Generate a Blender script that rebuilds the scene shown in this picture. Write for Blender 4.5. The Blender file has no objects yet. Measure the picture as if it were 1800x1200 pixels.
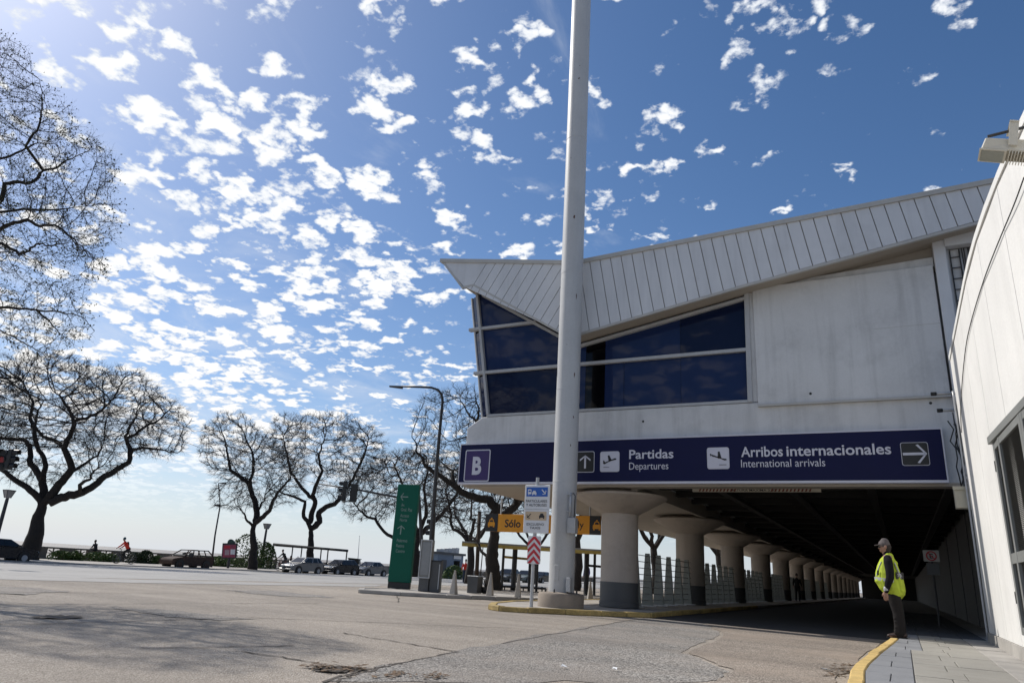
import bpy, bmesh, math, random
import numpy as np
from mathutils import Vector, Matrix

# ------------------------------------------------------------------ camera
scene = bpy.context.scene
PW, PH = 1800., 1200.
FOC = 1230.; SLOPE = .0615; HOR0 = 948.
rho = math.atan(SLOPE)
pitch = math.atan((HOR0 + SLOPE*900 - 600)*math.cos(rho)/FOC)
UPc = np.array([math.sin(rho)*math.cos(pitch), math.cos(rho)*math.cos(pitch), -math.sin(pitch)])
def cray(x, y): return np.array([x-900., 600.-y, -FOC])
yd = cray(1588., HOR0+SLOPE*1588.); yd -= UPc*(yd@UPc); yd /= np.linalg.norm(yd)
xd = np.cross(yd, UPc)
RC = np.array([xd, yd, UPc])
CAM = np.array([0., 0., .92])
cam = bpy.data.cameras.new('camera'); camo = bpy.data.objects.new('camera', cam)
scene.collection.objects.link(camo); scene.camera = camo
mw = Matrix.Identity(4)
for i in range(3):
    for j in range(3): mw[i][j] = RC[i, j]
    mw[i][3] = CAM[i]
camo.matrix_world = mw
cam.sensor_width = 36; cam.lens = FOC/PW*36; cam.clip_start = .05; cam.clip_end = 30000

# ------------------------------------------------------------------ light
SUN_EL = math.radians(43); SUN_D = math.radians(8)      # SUN_D: turned from -X towards +Y
sdir = Vector((-math.cos(SUN_D)*math.cos(SUN_EL), math.sin(SUN_D)*math.cos(SUN_EL), math.sin(SUN_EL)))
sl = bpy.data.lights.new('sun', 'SUN'); sl.energy = 4.2; sl.angle = math.radians(.53); sl.color = (1, .95, .88)
so = bpy.data.objects.new('sun', sl); scene.collection.objects.link(so)
so.rotation_euler = sdir.to_track_quat('Z', 'Y').to_euler(); so.location = (-40, 10, 60)

scene.view_settings.view_transform = 'Standard'; scene.view_settings.look = 'None'
scene.view_settings.gamma = 1; scene.view_settings.exposure = 0.0
scene.render.engine = 'CYCLES'
scene.cycles.use_denoising = True
scene.cycles.max_bounces = 6; scene.cycles.diffuse_bounces = 3

W = bpy.data.worlds.new('World'); scene.world = W; W.use_nodes = True
def build_world():
    nt = W.node_tree; N = nt.nodes; L = nt.links; N.clear()
    def nd(t, **k):
        n = N.new(t)
        for a, b in k.items(): setattr(n, a, b)
        return n
    def mth(op, a, b=None, c=None):
        n = nd('ShaderNodeMath', operation=op)
        for i, v in enumerate((a, b, c)):
            if v is None: continue
            if isinstance(v, (int, float)): n.inputs[i].default_value = v
            else: L.new(v, n.inputs[i])
        return n.outputs[0]
    def sstep(x, a, b):
        n = nd('ShaderNodeMapRange', interpolation_type='SMOOTHSTEP')
        L.new(x, n.inputs[0]); n.inputs[1].default_value = a; n.inputs[2].default_value = b
        return n.outputs[0]
    sky = nd('ShaderNodeTexSky', sky_type='NISHITA'); sky.sun_disc = False
    sky.sun_elevation = SUN_EL; sky.sun_rotation = math.atan2(sdir.x, sdir.y)
    sky.air_density = .95; sky.dust_density = .8; sky.ozone_density = 5.0; sky.altitude = 10
    tc = nd('ShaderNodeTexCoord')
    nrm = nd('ShaderNodeVectorMath', operation='NORMALIZE'); L.new(tc.outputs['Generated'], nrm.inputs[0])
    sx = nd('ShaderNodeSeparateXYZ'); L.new(nrm.outputs[0], sx.inputs[0])
    z = mth('MAXIMUM', sx.outputs[2], 0.0)
    den = mth('ADD', z, .17)
    px_ = mth('DIVIDE', sx.outputs[0], den); py_ = mth('DIVIDE', sx.outputs[1], den)
    cb = nd('ShaderNodeCombineXYZ'); L.new(px_, cb.inputs[0]); L.new(py_, cb.inputs[1])
    P = cb.outputs[0]
    def noise(scale, detail, rough, off=(0, 0, 0), dist=0., scl=(1, 1, 1), rot=0.):
        mp = nd('ShaderNodeMapping'); mp.inputs['Location'].default_value = off
        mp.inputs['Scale'].default_value = scl; mp.inputs['Rotation'].default_value = (0, 0, rot)
        L.new(P, mp.inputs[0])
        n = nd('ShaderNodeTexNoise'); n.inputs['Scale'].default_value = scale
        n.inputs['Detail'].default_value = detail; n.inputs['Roughness'].default_value = rough
        n.inputs['Distortion'].default_value = dist
        L.new(mp.outputs[0], n.inputs['Vector']); return n.outputs[0]
    def vor(scale, off, dist=.0, ratio=1.):
        mp = nd('ShaderNodeMapping'); mp.inputs['Location'].default_value = off
        L.new(P, mp.inputs[0])
        wn = nd('ShaderNodeTexNoise'); wn.inputs['Scale'].default_value = scale*1.6; wn.inputs['Detail'].default_value = 4
        L.new(mp.outputs[0], wn.inputs['Vector'])
        mxv = nd('ShaderNodeVectorMath', operation='MULTIPLY_ADD'); L.new(wn.outputs[1], mxv.inputs[0])
        mxv.inputs[1].default_value = (dist, dist, 0); L.new(mp.outputs[0], mxv.inputs[2])
        n = nd('ShaderNodeTexVoronoi', feature='F1'); n.inputs['Scale'].default_value = scale
        L.new(mxv.outputs[0], n.inputs['Vector']); return mth('SUBTRACT', 1., n.outputs['Distance'])
    puff = noise(16, 6, .6, (3.1, 1.7, 0), .15)
    cell = vor(13.5, (1.3, 4.1, 0), .16)
    big = noise(1.1, 3, .55, (4.3, 2.9, 0), .3)
    fine = noise(52, 4, .6, (1, 5, 0), .2)
    # the cloud field thickens steadily towards the river, away from the terminal
    grad = mth('ADD', mth('MULTIPLY', px_, -.088), mth('MULTIPLY', py_, -.018))
    grad = mth('MINIMUM', grad, .2)
    v = mth('ADD', mth('MULTIPLY', puff, .70), mth('MULTIPLY', mth('SUBTRACT', cell, .55), .58))
    v = mth('ADD', v, mth('MULTIPLY', mth('SUBTRACT', big, .5), .48))
    v = mth('ADD', v, mth('MULTIPLY', mth('SUBTRACT', fine, .5), .13))
    v = mth('ADD', v, grad)
    mask = sstep(v, .405, .555)
    body = sstep(v, .45, .70)
    # thin high streaks
    cir = noise(2.6, 6, .62, (2, 9, 0), 1.1, (1, .6, 1), math.radians(20))
    cirm = mth('MULTIPLY', sstep(mth('ADD', cir, mth('MULTIPLY', grad, 1.4)), .62, .98), .6)
    mask = mth('MAXIMUM', mask, cirm)
    mask = mth('MULTIPLY', mask, sstep(z, .02, .17))
    lp = nd('ShaderNodeMix', data_type='RGBA')
    L.new(body, lp.inputs[0]); lp.inputs[6].default_value = (7.0, 7.5, 8.3, 1); lp.inputs[7].default_value = (10.5, 10.4, 10.2, 1)
    mx = nd('ShaderNodeMix', data_type='RGBA')
    hz = nd('ShaderNodeMix', data_type='RGBA')
    L.new(mth('MULTIPLY', mth('POWER', 2.718, mth('MULTIPLY', z, -9.)), .85), hz.inputs[0])
    hs = nd('ShaderNodeHueSaturation'); hs.inputs['Saturation'].default_value = 1.12; L.new(sky.outputs[0], hs.inputs['Color'])
    L.new(hs.outputs[0], hz.inputs[6]); hz.inputs[7].default_value = (6.6, 7.1, 7.8, 1)
    L.new(mask, mx.inputs[0]); L.new(hz.outputs[2], mx.inputs[6]); L.new(lp.outputs[2], mx.inputs[7])
    bg = nd('ShaderNodeBackground'); bg.inputs[1].default_value = .11
    L.new(mx.outputs[2], bg.inputs[0])
    out = nd('ShaderNodeOutputWorld'); L.new(bg.outputs[0], out.inputs[0])
build_world()

# ------------------------------------------------------------------ helpers
C = scene.collection
rnd = random.Random(7)
def ray(x, y):
    d = RC @ cray(x, y); return d/np.linalg.norm(d)
def onz(x, y, z):
    d = ray(x, y); return CAM + d*((z-CAM[2])/d[2])
def ony(x, y, Y):
    d = ray(x, y); return CAM + d*((Y-CAM[1])/d[1])
def onx(x, y, X):
    d = ray(x, y); return CAM + d*((X-CAM[0])/d[0])
FH = RC @ np.array([0, 0, -1.]); FH[2] = 0; FH /= np.linalg.norm(FH)
RH = np.array([FH[1], -FH[0], 0.])
def ond(x, y, dist):
    d = ray(x, y); return CAM + d*(dist/(d@FH))
def gz(x):
    return 0. if x > -20 else max(-.4, -.4*(-20-x)/24.)

_mats = {}
def M(name, col, rough=.6, var=.10, scale=2.5, bump=0., bscale=60., metal=0., streak=0., spec=.5, fine=.05, dirt=0., crack=0.):
    if name in _mats: return _mats[name]
    m = bpy.data.materials.new(name); m.use_nodes = True; _mats[name] = m
    nt = m.node_tree; N = nt.nodes; L = nt.links
    b = N['Principled BSDF']
    g = N.new('ShaderNodeNewGeometry')
    def noise(sc, det=4, ro=.6, scl=None):
        n = N.new('ShaderNodeTexNoise'); n.inputs['Scale'].default_value = sc
        n.inputs['Detail'].default_value = det; n.inputs['Roughness'].default_value = ro
        if scl:
            mp = N.new('ShaderNodeMapping'); mp.inputs['Scale'].default_value = scl
            L.new(g.outputs['Position'], mp.inputs[0]); L.new(mp.outputs[0], n.inputs['Vector'])
        else: L.new(g.outputs['Position'], n.inputs['Vector'])
        return n.outputs[0]
    def rng(x, a, b2, c, d):
        n = N.new('ShaderNodeMapRange'); L.new(x, n.inputs[0])
        for i, v in enumerate((a, b2, c, d)): n.inputs[i+1].default_value = v
        return n.outputs[0]
    def mul(a, b2):
        n = N.new('ShaderNodeMath'); n.operation = 'MULTIPLY'; L.new(a, n.inputs[0]); L.new(b2, n.inputs[1]); return n.outputs[0]
    n1 = noise(scale)
    f = rng(n1, .3, .7, 1-var, 1+var)
    if fine: f = mul(f, rng(noise(bscale, 3, .7), .25, .75, 1-fine, 1+fine))
    if streak:
        f = mul(f, rng(noise(2.2, 5, .65, (1, 1, .07)), .48, .75, 1., 1-streak))
    if dirt:
        f = mul(f, rng(noise(.9, 6, .7), .5, .72, 1., 1-dirt))
    if crack:
        vo = N.new('ShaderNodeTexVoronoi'); vo.feature = 'DISTANCE_TO_EDGE'; vo.inputs['Scale'].default_value = .35
        nz = N.new('ShaderNodeTexNoise'); nz.inputs['Scale'].default_value = 1.3; nz.inputs['Detail'].default_value = 5
        L.new(g.outputs['Position'], nz.inputs['Vector'])
        ad = N.new('ShaderNodeMix'); ad.data_type = 'VECTOR'; ad.inputs[0].default_value = .33
        L.new(g.outputs['Position'], ad.inputs[4]); L.new(nz.outputs[1], ad.inputs[5])
        L.new(ad.outputs[1], vo.inputs['Vector'])
        f = mul(f, rng(vo.outputs[0], .0015, .006, 1-crack, 1.))
    mx = N.new('ShaderNodeMix'); mx.data_type = 'RGBA'; mx.blend_type = 'MULTIPLY'; mx.inputs[0].default_value = 1
    mx.inputs[6].default_value = (*col, 1); L.new(f, mx.inputs[7]); L.new(mx.outputs[2], b.inputs['Base Color'])
    L.new(rng(n1, .3, .7, max(0, rough-.06), min(1, rough+.06)), b.inputs['Roughness'])
    b.inputs['Metallic'].default_value = metal; b.inputs['Specular IOR Level'].default_value = spec
    if bump:
        bp = N.new('ShaderNodeBump'); bp.inputs['Strength'].default_value = bump; bp.inputs['Distance'].default_value = .02
        L.new(noise(bscale, 5, .65), bp.inputs['Height']); L.new(bp.outputs[0], b.inputs['Normal'])
    return m

def worldloc(o):
    v = Vector((0, 0, 0))
    while o is not None: v += o.location; o = o.parent
    return v
class MB:
    def __init__(s): s.v = []; s.f = []
    def add(s, vs, fs):
        o = len(s.v); s.v += [tuple(map(float, p)) for p in vs]; s.f += [tuple(i+o for i in f) for f in fs]; return s
    def box(s, a, b):
        x0, y0, z0 = a; x1, y1, z1 = b
        return s.add([(x0,y0,z0),(x1,y0,z0),(x1,y1,z0),(x0,y1,z0),(x0,y0,z1),(x1,y0,z1),(x1,y1,z1),(x0,y1,z1)],
                     [(0,3,2,1),(4,5,6,7),(0,1,5,4),(1,2,6,5),(2,3,7,6),(3,0,4,7)])
    def hexa(s, bot, top):
        return s.add(list(bot)+list(top), [(0,3,2,1),(4,5,6,7),(0,1,5,4),(1,2,6,5),(2,3,7,6),(3,0,4,7)])
    def prism(s, pts, d):
        """pts: 3D polygon, d: extrusion vector"""
        n = len(pts); d = np.array(d, float)
        P = [np.array(p, float) for p in pts]
        nr = sum(np.cross(P[i]-P[0], P[(i+1) % n]-P[0]) for i in range(n))
        if nr @ d > 0: P = P[::-1]
        vs = P + [p+d for p in P]
        fs = [tuple(range(n)), tuple(range(2*n-1, n-1, -1))] + [(i, n+i, n+(i+1) % n, (i+1) % n) for i in range(n)]
        return s.add(vs, fs)
    def tube(s, path, r, n=8, cap=True):
        P = np.array(path, float); k = len(P)
        R = np.full(k, r, float) if np.isscalar(r) else np.array(r, float)
        t = np.gradient(P, axis=0); t /= np.linalg.norm(t, axis=1)[:, None]+1e-12
        ref = np.array([0, 0, 1.]) if abs(t[0][2]) < .9 else np.array([1., 0, 0])
        u = np.cross(t[0], ref); u /= np.linalg.norm(u); vs = []
        a = np.linspace(0, 2*math.pi, n, endpoint=False)
        for i in range(k):
            u = u - t[i]*(u@t[i]); u /= np.linalg.norm(u)+1e-12; w = np.cross(t[i], u)
            for q in a: vs.append(P[i]+R[i]*(math.cos(q)*u+math.sin(q)*w))
        fs = [(i*n+j, i*n+(j+1) % n, (i+1)*n+(j+1) % n, (i+1)*n+j) for i in range(k-1) for j in range(n)]
        if cap: fs += [tuple(range(n-1, -1, -1)), tuple(range((k-1)*n, k*n))]
        return s.add(vs, fs)
    def lathe(s, prof, c, n=24, ang=2*math.pi, caps=True):
        cx, cy, cz = c; k = len(prof)
        vs = [(cx+r*math.cos(2*math.pi*j/n), cy+r*math.sin(2*math.pi*j/n), cz+z) for r, z in prof for j in range(n)]
        fs = [(i*n+j, i*n+(j+1) % n, (i+1)*n+(j+1) % n, (i+1)*n+j) for i in range(k-1) for j in range(n)]
        if caps: fs += [tuple(range(n-1, -1, -1)), tuple(range((k-1)*n, k*n))]
        return s.add(vs, fs)
    def ring(s, c, axis, R, r, n=28, m=8):
        c = np.array(c, float); ax = np.array(axis, float); ax /= np.linalg.norm(ax)
        u = np.cross(ax, [0, 0, 1.] if abs(ax[2]) < .9 else [1., 0, 0]); u /= np.linalg.norm(u); w = np.cross(ax, u)
        vs = []
        for i in range(n):
            a = 2*math.pi*i/n; rad = math.cos(a)*u+math.sin(a)*w
            for j in range(m):
                b = 2*math.pi*j/m; vs.append(c+rad*(R+r*math.cos(b))+ax*r*math.sin(b))
        return s.add(vs, [(i*m+j, i*m+(j+1) % m, ((i+1) % n)*m+(j+1) % m, ((i+1) % n)*m+j) for i in range(n) for j in range(m)])
    def build(s, name, mat, parent=None, smooth=False, bevel=0., seg=1):
        off = np.array(worldloc(parent)) if parent is not None else np.zeros(3)
        me = bpy.data.meshes.new(name)
        me.from_pydata([tuple(np.array(p)-off) for p in s.v] if parent is not None else s.v, [], s.f); me.update()
        return link(name, me, mat, parent, smooth, bevel, seg)
def link(name, me, mat, parent=None, smooth=False, bevel=0., seg=1):
    if mat is not None and not len(me.materials): me.materials.append(mat)
    if smooth:
        me.polygons.foreach_set('use_smooth', [True]*len(me.polygons))
    o = bpy.data.objects.new(name, me); C.objects.link(o); o.parent = parent
    if smooth == 'auto':
        md = o.modifiers.new('es', 'EDGE_SPLIT'); md.split_angle = math.radians(38)
    if bevel:
        md = o.modifiers.new('bv', 'BEVEL'); md.width = bevel; md.segments = seg; md.limit_method = 'ANGLE'
    return o
def thing(name, label, cat, loc=(0, 0, 0), group=None):
    o = bpy.data.objects.new(name, None); C.objects.link(o); o.location = loc; o.empty_display_size = .2
    o['label'] = label; o['category'] = cat
    if group: o['group'] = group
    return o
def tag(o, label, cat, group=None):
    o['label'] = label; o['category'] = cat
    if group: o['group'] = group
    return o
def struct(o): o['kind'] = 'structure'; return o
def dup(root, loc, rotz=0, label=None, group=None, scale=None):
    def cp(o, par):
        c = o.copy(); C.objects.link(c); c.parent = par
        for ch in list(o.children): cp(ch, c)
        return c
    r = cp(root, None); r.location = loc; r.rotation_euler = (0, 0, rotz)
    if scale: r.scale = scale
    if label: r['label'] = label
    if group: r['group'] = group
    return r
def clip(poly, p, n):
    """keep the part of a 2D convex polygon with (q-p).n >= 0"""
    out = []
    for i in range(len(poly)):
        a = np.array(poly[i], float); b = np.array(poly[(i+1) % len(poly)], float)
        da = (a-p)@n; db = (b-p)@n
        if da >= 0: out.append(a)
        if da*db < 0: out.append(a+(b-a)*(da/(da-db)))
    return out
def text(name, s, o, width, u, v, mat, parent, bold=0., height=None, nrm=None, eps=.006, align='L'):
    """flat raised lettering: o = baseline left, u = reading direction, v = up; width in metres"""
    cu = bpy.data.curves.new(name, 'FONT'); cu.body = s; cu.size = 1; cu.offset = bold; cu.extrude = 0; cu.resolution_u = 3
    ob = bpy.data.objects.new(name, cu); me0 = ob.to_mesh()
    co = np.array([tuple(q.co) for q in me0.vertices]); fs = [tuple(p.vertices) for p in me0.polygons]
    ob.to_mesh_clear(); bpy.data.objects.remove(ob); bpy.data.curves.remove(cu)
    w = co[:, 0].max()-co[:, 0].min(); co[:, 0] -= co[:, 0].min()
    sx = width/w; sy = sx if height is None else height/.70
    u = np.array(u, float); v = np.array(v, float); n = np.cross(u, v); n /= np.linalg.norm(n)
    o = np.array(o, float)
    if align == 'C': o = o-u*width/2
    b = MB(); b.v = [tuple(o+u*q[0]*sx+v*q[1]*sy+n*eps) for q in co]; b.f = fs
    return b.build(name, mat, parent)
def flat(name, pts, o, u, v, mat, parent, eps=.004, thick=.003):
    u = np.array(u, float); v = np.array(v, float); n = np.cross(u, v); n /= np.linalg.norm(n); o = np.array(o, float)
    b = MB(); b.prism([o+u*p[0]+v*p[1]+n*eps for p in pts], n*thick); return b.build(name, mat, parent)
def rrect(x0, y0, x1, y1, r, k=4):
    pts = []
    for cx, cy, a0 in ((x1-r, y0+r, -90), (x1-r, y1-r, 0), (x0+r, y1-r, 90), (x0+r, y0+r, 180)):
        for i in range(k+1):
            a = math.radians(a0+90*i/k); pts.append((cx+r*math.cos(a), cy+r*math.sin(a)))
    return pts
def arrow(cx, cy, s, ang, w=.13):
    """stroke arrow as three bars, returned as polygons"""
    ca, sa = math.cos(ang), math.sin(ang)
    def T(p): return (cx+s*(p[0]*ca-p[1]*sa), cy+s*(p[0]*sa+p[1]*ca))
    shaft = [(-.5, -w/2), (.42, -w/2), (.42, w/2), (-.5, w/2)]
    q = w*.72
    h1 = [(.5, 0), (.5-q, 0), (.08-q*.2, .42), (.08+q, .42+.02)]
    h2 = [(.5, 0), (.08+q, -.44), (.08-q*.2, -.42), (.5-q, 0)]
    return [[T(p) for p in P] for P in (shaft, h1, h2)]

# ------------------------------------------------------------------ materials
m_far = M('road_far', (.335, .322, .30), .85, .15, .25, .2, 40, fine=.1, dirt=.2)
def aggm(name, base, dark, light, sc, amount):
    """weathered asphalt: stones of several tones in a binder, worn through in patches"""
    m = bpy.data.materials.new(name); m.use_nodes = True; nt = m.node_tree; N = nt.nodes; L = nt.links; b = N['Principled BSDF']
    g = N.new('ShaderNodeNewGeometry')
    def nz(s_, d=4, r=.6):
        n = N.new('ShaderNodeTexNoise'); n.inputs['Scale'].default_value = s_; n.inputs['Detail'].default_value = d; n.inputs['Roughness'].default_value = r
        L.new(g.outputs['Position'], n.inputs['Vector']); return n.outputs[0]
    def mr(x, a, b2, c, d):
        n = N.new('ShaderNodeMapRange'); L.new(x, n.inputs[0])
        for i, v in enumerate((a, b2, c, d)): n.inputs[i+1].default_value = v
        return n.outputs[0]
    def mix(f, c0, c1):
        n = N.new('ShaderNodeMix'); n.data_type = 'RGBA'
        if isinstance(f, float): n.inputs[0].default_value = f
        else: L.new(f, n.inputs[0])
        for i, c in ((6, c0), (7, c1)):
            if isinstance(c, tuple): n.inputs[i].default_value = (*c, 1)
            else: L.new(c, n.inputs[i])
        return n.outputs[2]
    vo = N.new('ShaderNodeTexVoronoi'); vo.inputs['Scale'].default_value = sc; L.new(g.outputs['Position'], vo.inputs['Vector'])
    sep = N.new('ShaderNodeSeparateColor'); L.new(vo.outputs['Color'], sep.inputs[0])
    stone = mix(mr(sep.outputs[0], .15, .9, 0, 1), dark, light)
    worn = mr(nz(.55, 6, .68), .42, .62, 1., 1.-amount)
    c = mix(worn, base, stone)
    c2 = N.new('ShaderNodeMix'); c2.data_type = 'RGBA'; c2.blend_type = 'MULTIPLY'; c2.inputs[0].default_value = 1; L.new(c, c2.inputs[6])
    mu = N.new('ShaderNodeMath'); mu.operation = 'MULTIPLY'; L.new(mr(nz(.23, 5, .65), .35, .68, 1.08, .80), mu.inputs[0]); L.new(mr(nz(7, 5, .7), .3, .7, .88, 1.10), mu.inputs[1])
    mpt = N.new('ShaderNodeMapping'); mpt.inputs['Scale'].default_value = (.10, .85, 1); mpt.inputs['Rotation'].default_value = (0, 0, math.radians(-12)); L.new(g.outputs['Position'], mpt.inputs[0])
    tr_ = N.new('ShaderNodeTexNoise'); tr_.inputs['Scale'].default_value = 1.; tr_.inputs['Detail'].default_value = 5; L.new(mpt.outputs[0], tr_.inputs['Vector'])
    mu2 = N.new('ShaderNodeMath'); mu2.operation = 'MULTIPLY'; L.new(mu.outputs[0], mu2.inputs[0]); L.new(mr(tr_.outputs[0], .36, .64, 1.10, .84), mu2.inputs[1])
    L.new(mu2.outputs[0], c2.inputs[7]); L.new(c2.outputs[2], b.inputs['Base Color']); b.inputs['Roughness'].default_value = .9
    bp = N.new('ShaderNodeBump'); bp.inputs['Strength'].default_value = .9; bp.inputs['Distance'].default_value = .012
    L.new(vo.outputs['Distance'], bp.inputs['Height']); bp.invert = True; L.new(bp.outputs[0], b.inputs['Normal'])
    _mats[name] = m; return m
m_agg = aggm('coarse_asphalt', (.29, .255, .22), (.095, .088, .08), (.39, .365, .33), 52., .8)
m_agg2 = aggm('brown_asphalt', (.30, .245, .195), (.15, .125, .10), (.40, .345, .29), 60., .75)
m_road = aggm('road_concrete', (.365, .313, .255), (.255, .216, .175), (.445, .395, .335), 70., .5)
m_lane = M('lane_shade_tone', (.04, .039, .038), .9, .15, .6, .6, 60, fine=.2)  # shade under the building is put into this lane colour
m_hole = M('pothole_dirt', (.085, .072, .06), .95, .3, 3, 1, 30, fine=.3)
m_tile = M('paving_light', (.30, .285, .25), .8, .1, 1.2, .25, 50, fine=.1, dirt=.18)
m_tile2 = M('paving_dark', (.22, .225, .235), .8, .12, 1.2, .3, 60, fine=.12, dirt=.2)
m_shade_pave = M('shade_dark_paving', (.055, .054, .052), .85, .15, 1.2, .3, 50, fine=.15)  # slab colour darkened to paint in the building's shade
m_yelw = M('kerb_yellow_worn', (.44, .32, .12), .8, .2, 5, .4, 30, fine=.3, dirt=.55)
m_yel = M('kerb_yellow', (.58, .41, .15), .8, .14, 3, .3, 40, fine=.2, dirt=.35)
m_kerb = M('kerb_concrete', (.36, .34, .31), .85, .15, 2, .3, 40, dirt=.3)
m_white = M('white_render', (.56, .56, .555), .75, .07, .8, .15, 30, streak=.26, dirt=.18)
m_white2 = M('white_wall', (.71, .70, .67), .7, .04, .6, .14, 25, streak=.10, dirt=.07)
m_panel = M('white_metal_panel', (.57, .58, .595), .45, .05, .8, fine=.03, streak=.14, dirt=.08)
m_trim = M('roof_trim', (.42, .41, .385), .5, .06, 2, streak=.1)
m_sof = M('soffit_paint', (.36, .32, .27), .8, .06, .6, dirt=.12)
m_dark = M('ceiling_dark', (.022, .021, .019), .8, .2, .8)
m_frame = M('window_frame', (.38, .385, .39), .45, .06, 3, streak=.1)
m_col = M('column_paint', (.42, .365, .315), .7, .06, 1.2, .15, 30, streak=.2, dirt=.18)
m_colb = M('column_band', (.08, .082, .085), .6, .1, 2, .1, 40)
m_navy = M('sign_navy', (.009, .011, .050), .55, .06, 1.5, fine=.0, spec=.15)
m_purple = M('sign_purple', (.028, .010, .10), .45, .05, 2, fine=0)
m_let = M('sign_letter', (.56, .56, .62), .6, .03, 3, fine=0)
m_blk = M('black_paint', (.012, .012, .012), .5, .1, 3)
m_dkmet = M('dark_metal', (.03, .03, .032), .5, .15, 4)
m_galv = M('galvanised', (.42, .43, .44), .45, .1, 5, metal=.3)
m_pole = M('pole_paint', (.47, .475, .475), .5, .04, 1.2, .05, 20, streak=.10, dirt=.06)
m_conc = M('concrete', (.40, .37, .33), .85, .14, 1.5, .4, 30, dirt=.3)
m_green = M('sign_green', (.008, .10, .066), .5, .05, 2, fine=0, spec=.15)
m_orange = M('sign_orange', (.72, .30, .008), .5, .05, 2, fine=0)
m_signw = M('sign_white', (.68, .69, .70), .5, .04, 3, fine=0)
m_blue = M('sign_blue', (.012, .10, .42), .45, .04, 3, fine=0)
m_tan = M('sign_tan', (.55, .42, .28), .5, .05, 3, fine=0)
m_red = M('sign_red', (.52, .02, .035), .5, .05, 3, fine=0)
m_bark = M('bark', (.024, .019, .0155), .95, .3, 4, .8, 18, fine=.2)
m_leaf = M('leaf', (.055, .065, .022), .7, .3, 6)
m_bush = M('bush_leaf', (.07, .115, .022), .7, .35, 2.5)
def glassm(name, col, rough=.03, ior=1.55, wav=.004):
    m = bpy.data.materials.new(name); m.use_nodes = True; b = m.node_tree.nodes['Principled BSDF']
    b.inputs['Base Color'].default_value = (*col, 1); b.inputs['Roughness'].default_value = rough; b.inputs['IOR'].default_value = ior
    n = m.node_tree.nodes.new('ShaderNodeTexNoise'); n.inputs['Scale'].default_value = .8
    g = m.node_tree.nodes.new('ShaderNodeNewGeometry'); m.node_tree.links.new(g.outputs['Position'], n.inputs['Vector'])
    bp = m.node_tree.nodes.new('ShaderNodeBump'); bp.inputs['Strength'].default_value = .25; bp.inputs['Distance'].default_value = wav*4
    m.node_tree.links.new(n.outputs[0], bp.inputs['Height']); m.node_tree.links.new(bp.outputs[0], b.inputs['Normal'])
    return m
m_glass = glassm('blue_glass', (.013, .024, .072), .03, 1.26)
m_glass2 = glassm('blue_glass_deep', (.007, .012, .036), .03, 1.26)
m_glass3 = glassm('pillar_image_glass', (.002, .002, .003), .03, 1.3)  # dark pillar image in the glazing, put into the pane colour
m_cglass = glassm('car_glass', (.012, .014, .016), .06, 1.5)

# ------------------------------------------------------------------ ground and river
def ground():
    xs = [-60.5, -56, -52, -48, -44, -38, -32, -26, -20, -16, -12, -8, -4, 0, 3, 10, 40, 150, 600]
    ys = [-80, -40, -20, -10, 0, 5, 10, 15, 20, 25, 30, 40, 50, 60, 80, 100, 130, 170, 250, 400, 800, 2500]
    b = MB()
    vs = [(x, y, gz(x)) for y in ys for x in xs]; n = len(xs)
    b.add(vs, [(j*n+i, j*n+i+1, (j+1)*n+i+1, (j+1)*n+i) for j in range(len(ys)-1) for i in range(n-1)])
    return struct(b.build('road', m_road))
road = ground()
bw = MB(); bw.add([(-60.5, -2500, -6), (-60.5, 2500, -6), (-60.5, 2500, -.42), (-60.5, -80, -.42), (-60.5, -2500, -.42)], [(4, 3, 2, 1, 0)])
mw_ = bpy.data.materials.new('river_water'); mw_.use_nodes = True
def water():
    nt = mw_.node_tree; b = nt.nodes['Principled BSDF']
    b.inputs['Base Color'].default_value = (.25, .22, .18, 1); b.inputs['Roughness'].default_value = .5; b.inputs['IOR'].default_value = 1.5
    g = nt.nodes.new('ShaderNodeNewGeometry')
    n = nt.nodes.new('ShaderNodeTexNoise'); n.inputs['Scale'].default_value = .55; n.inputs['Detail'].default_value = 4
    nt.links.new(g.outputs['Position'], n.inputs['Vector'])
    bp = nt.nodes.new('ShaderNodeBump'); bp.inputs['Strength'].default_value = 1; bp.inputs['Distance'].default_value = .25
    nt.links.new(n.outputs[0], bp.inputs['Height']); nt.links.new(bp.outputs[0], b.inputs['Normal'])
    o = MB().add([(-12000, -12000, -2.6), (-60.4, -12000, -2.6), (-60.4, 12000, -2.6), (-12000, 12000, -2.6)], [(0, 1, 2, 3)]).build('river', mw_)
    struct(o)
water()
struct(MB().box((-60.9, -80, -5), (-60.38, 2500, -.43)).build('river_embankment', m_conc))

def sheet(name, pts, mat, z=.004, parent=None, jag=0., seed=1, sub=6):
    r = random.Random(seed); out = []
    n = len(pts)
    for i in range(n):
        a = np.array(pts[i][:2], float); b = np.array(pts[(i+1) % n][:2], float)
        for k in range(sub if jag else 1):
            p = a+(b-a)*k/(sub if jag else 1)
            if jag: p = p+np.array([r.gauss(0, jag), r.gauss(0, jag)])
            out.append((p[0], p[1], gz(p[0])+z))
    o = MB().add(out, [tuple(range(len(out)))]).build(name, mat, parent); return o
G = lambda *pp: [tuple(onz(x, y, 0)) for x, y in pp]
# the avenue's asphalt beyond the concrete apron
struct(sheet('avenue', [(-52, -70), (-24, -70), (-22, 10), (-23, 60), (-24, 400), (-52, 400)], m_far, .004))
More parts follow.
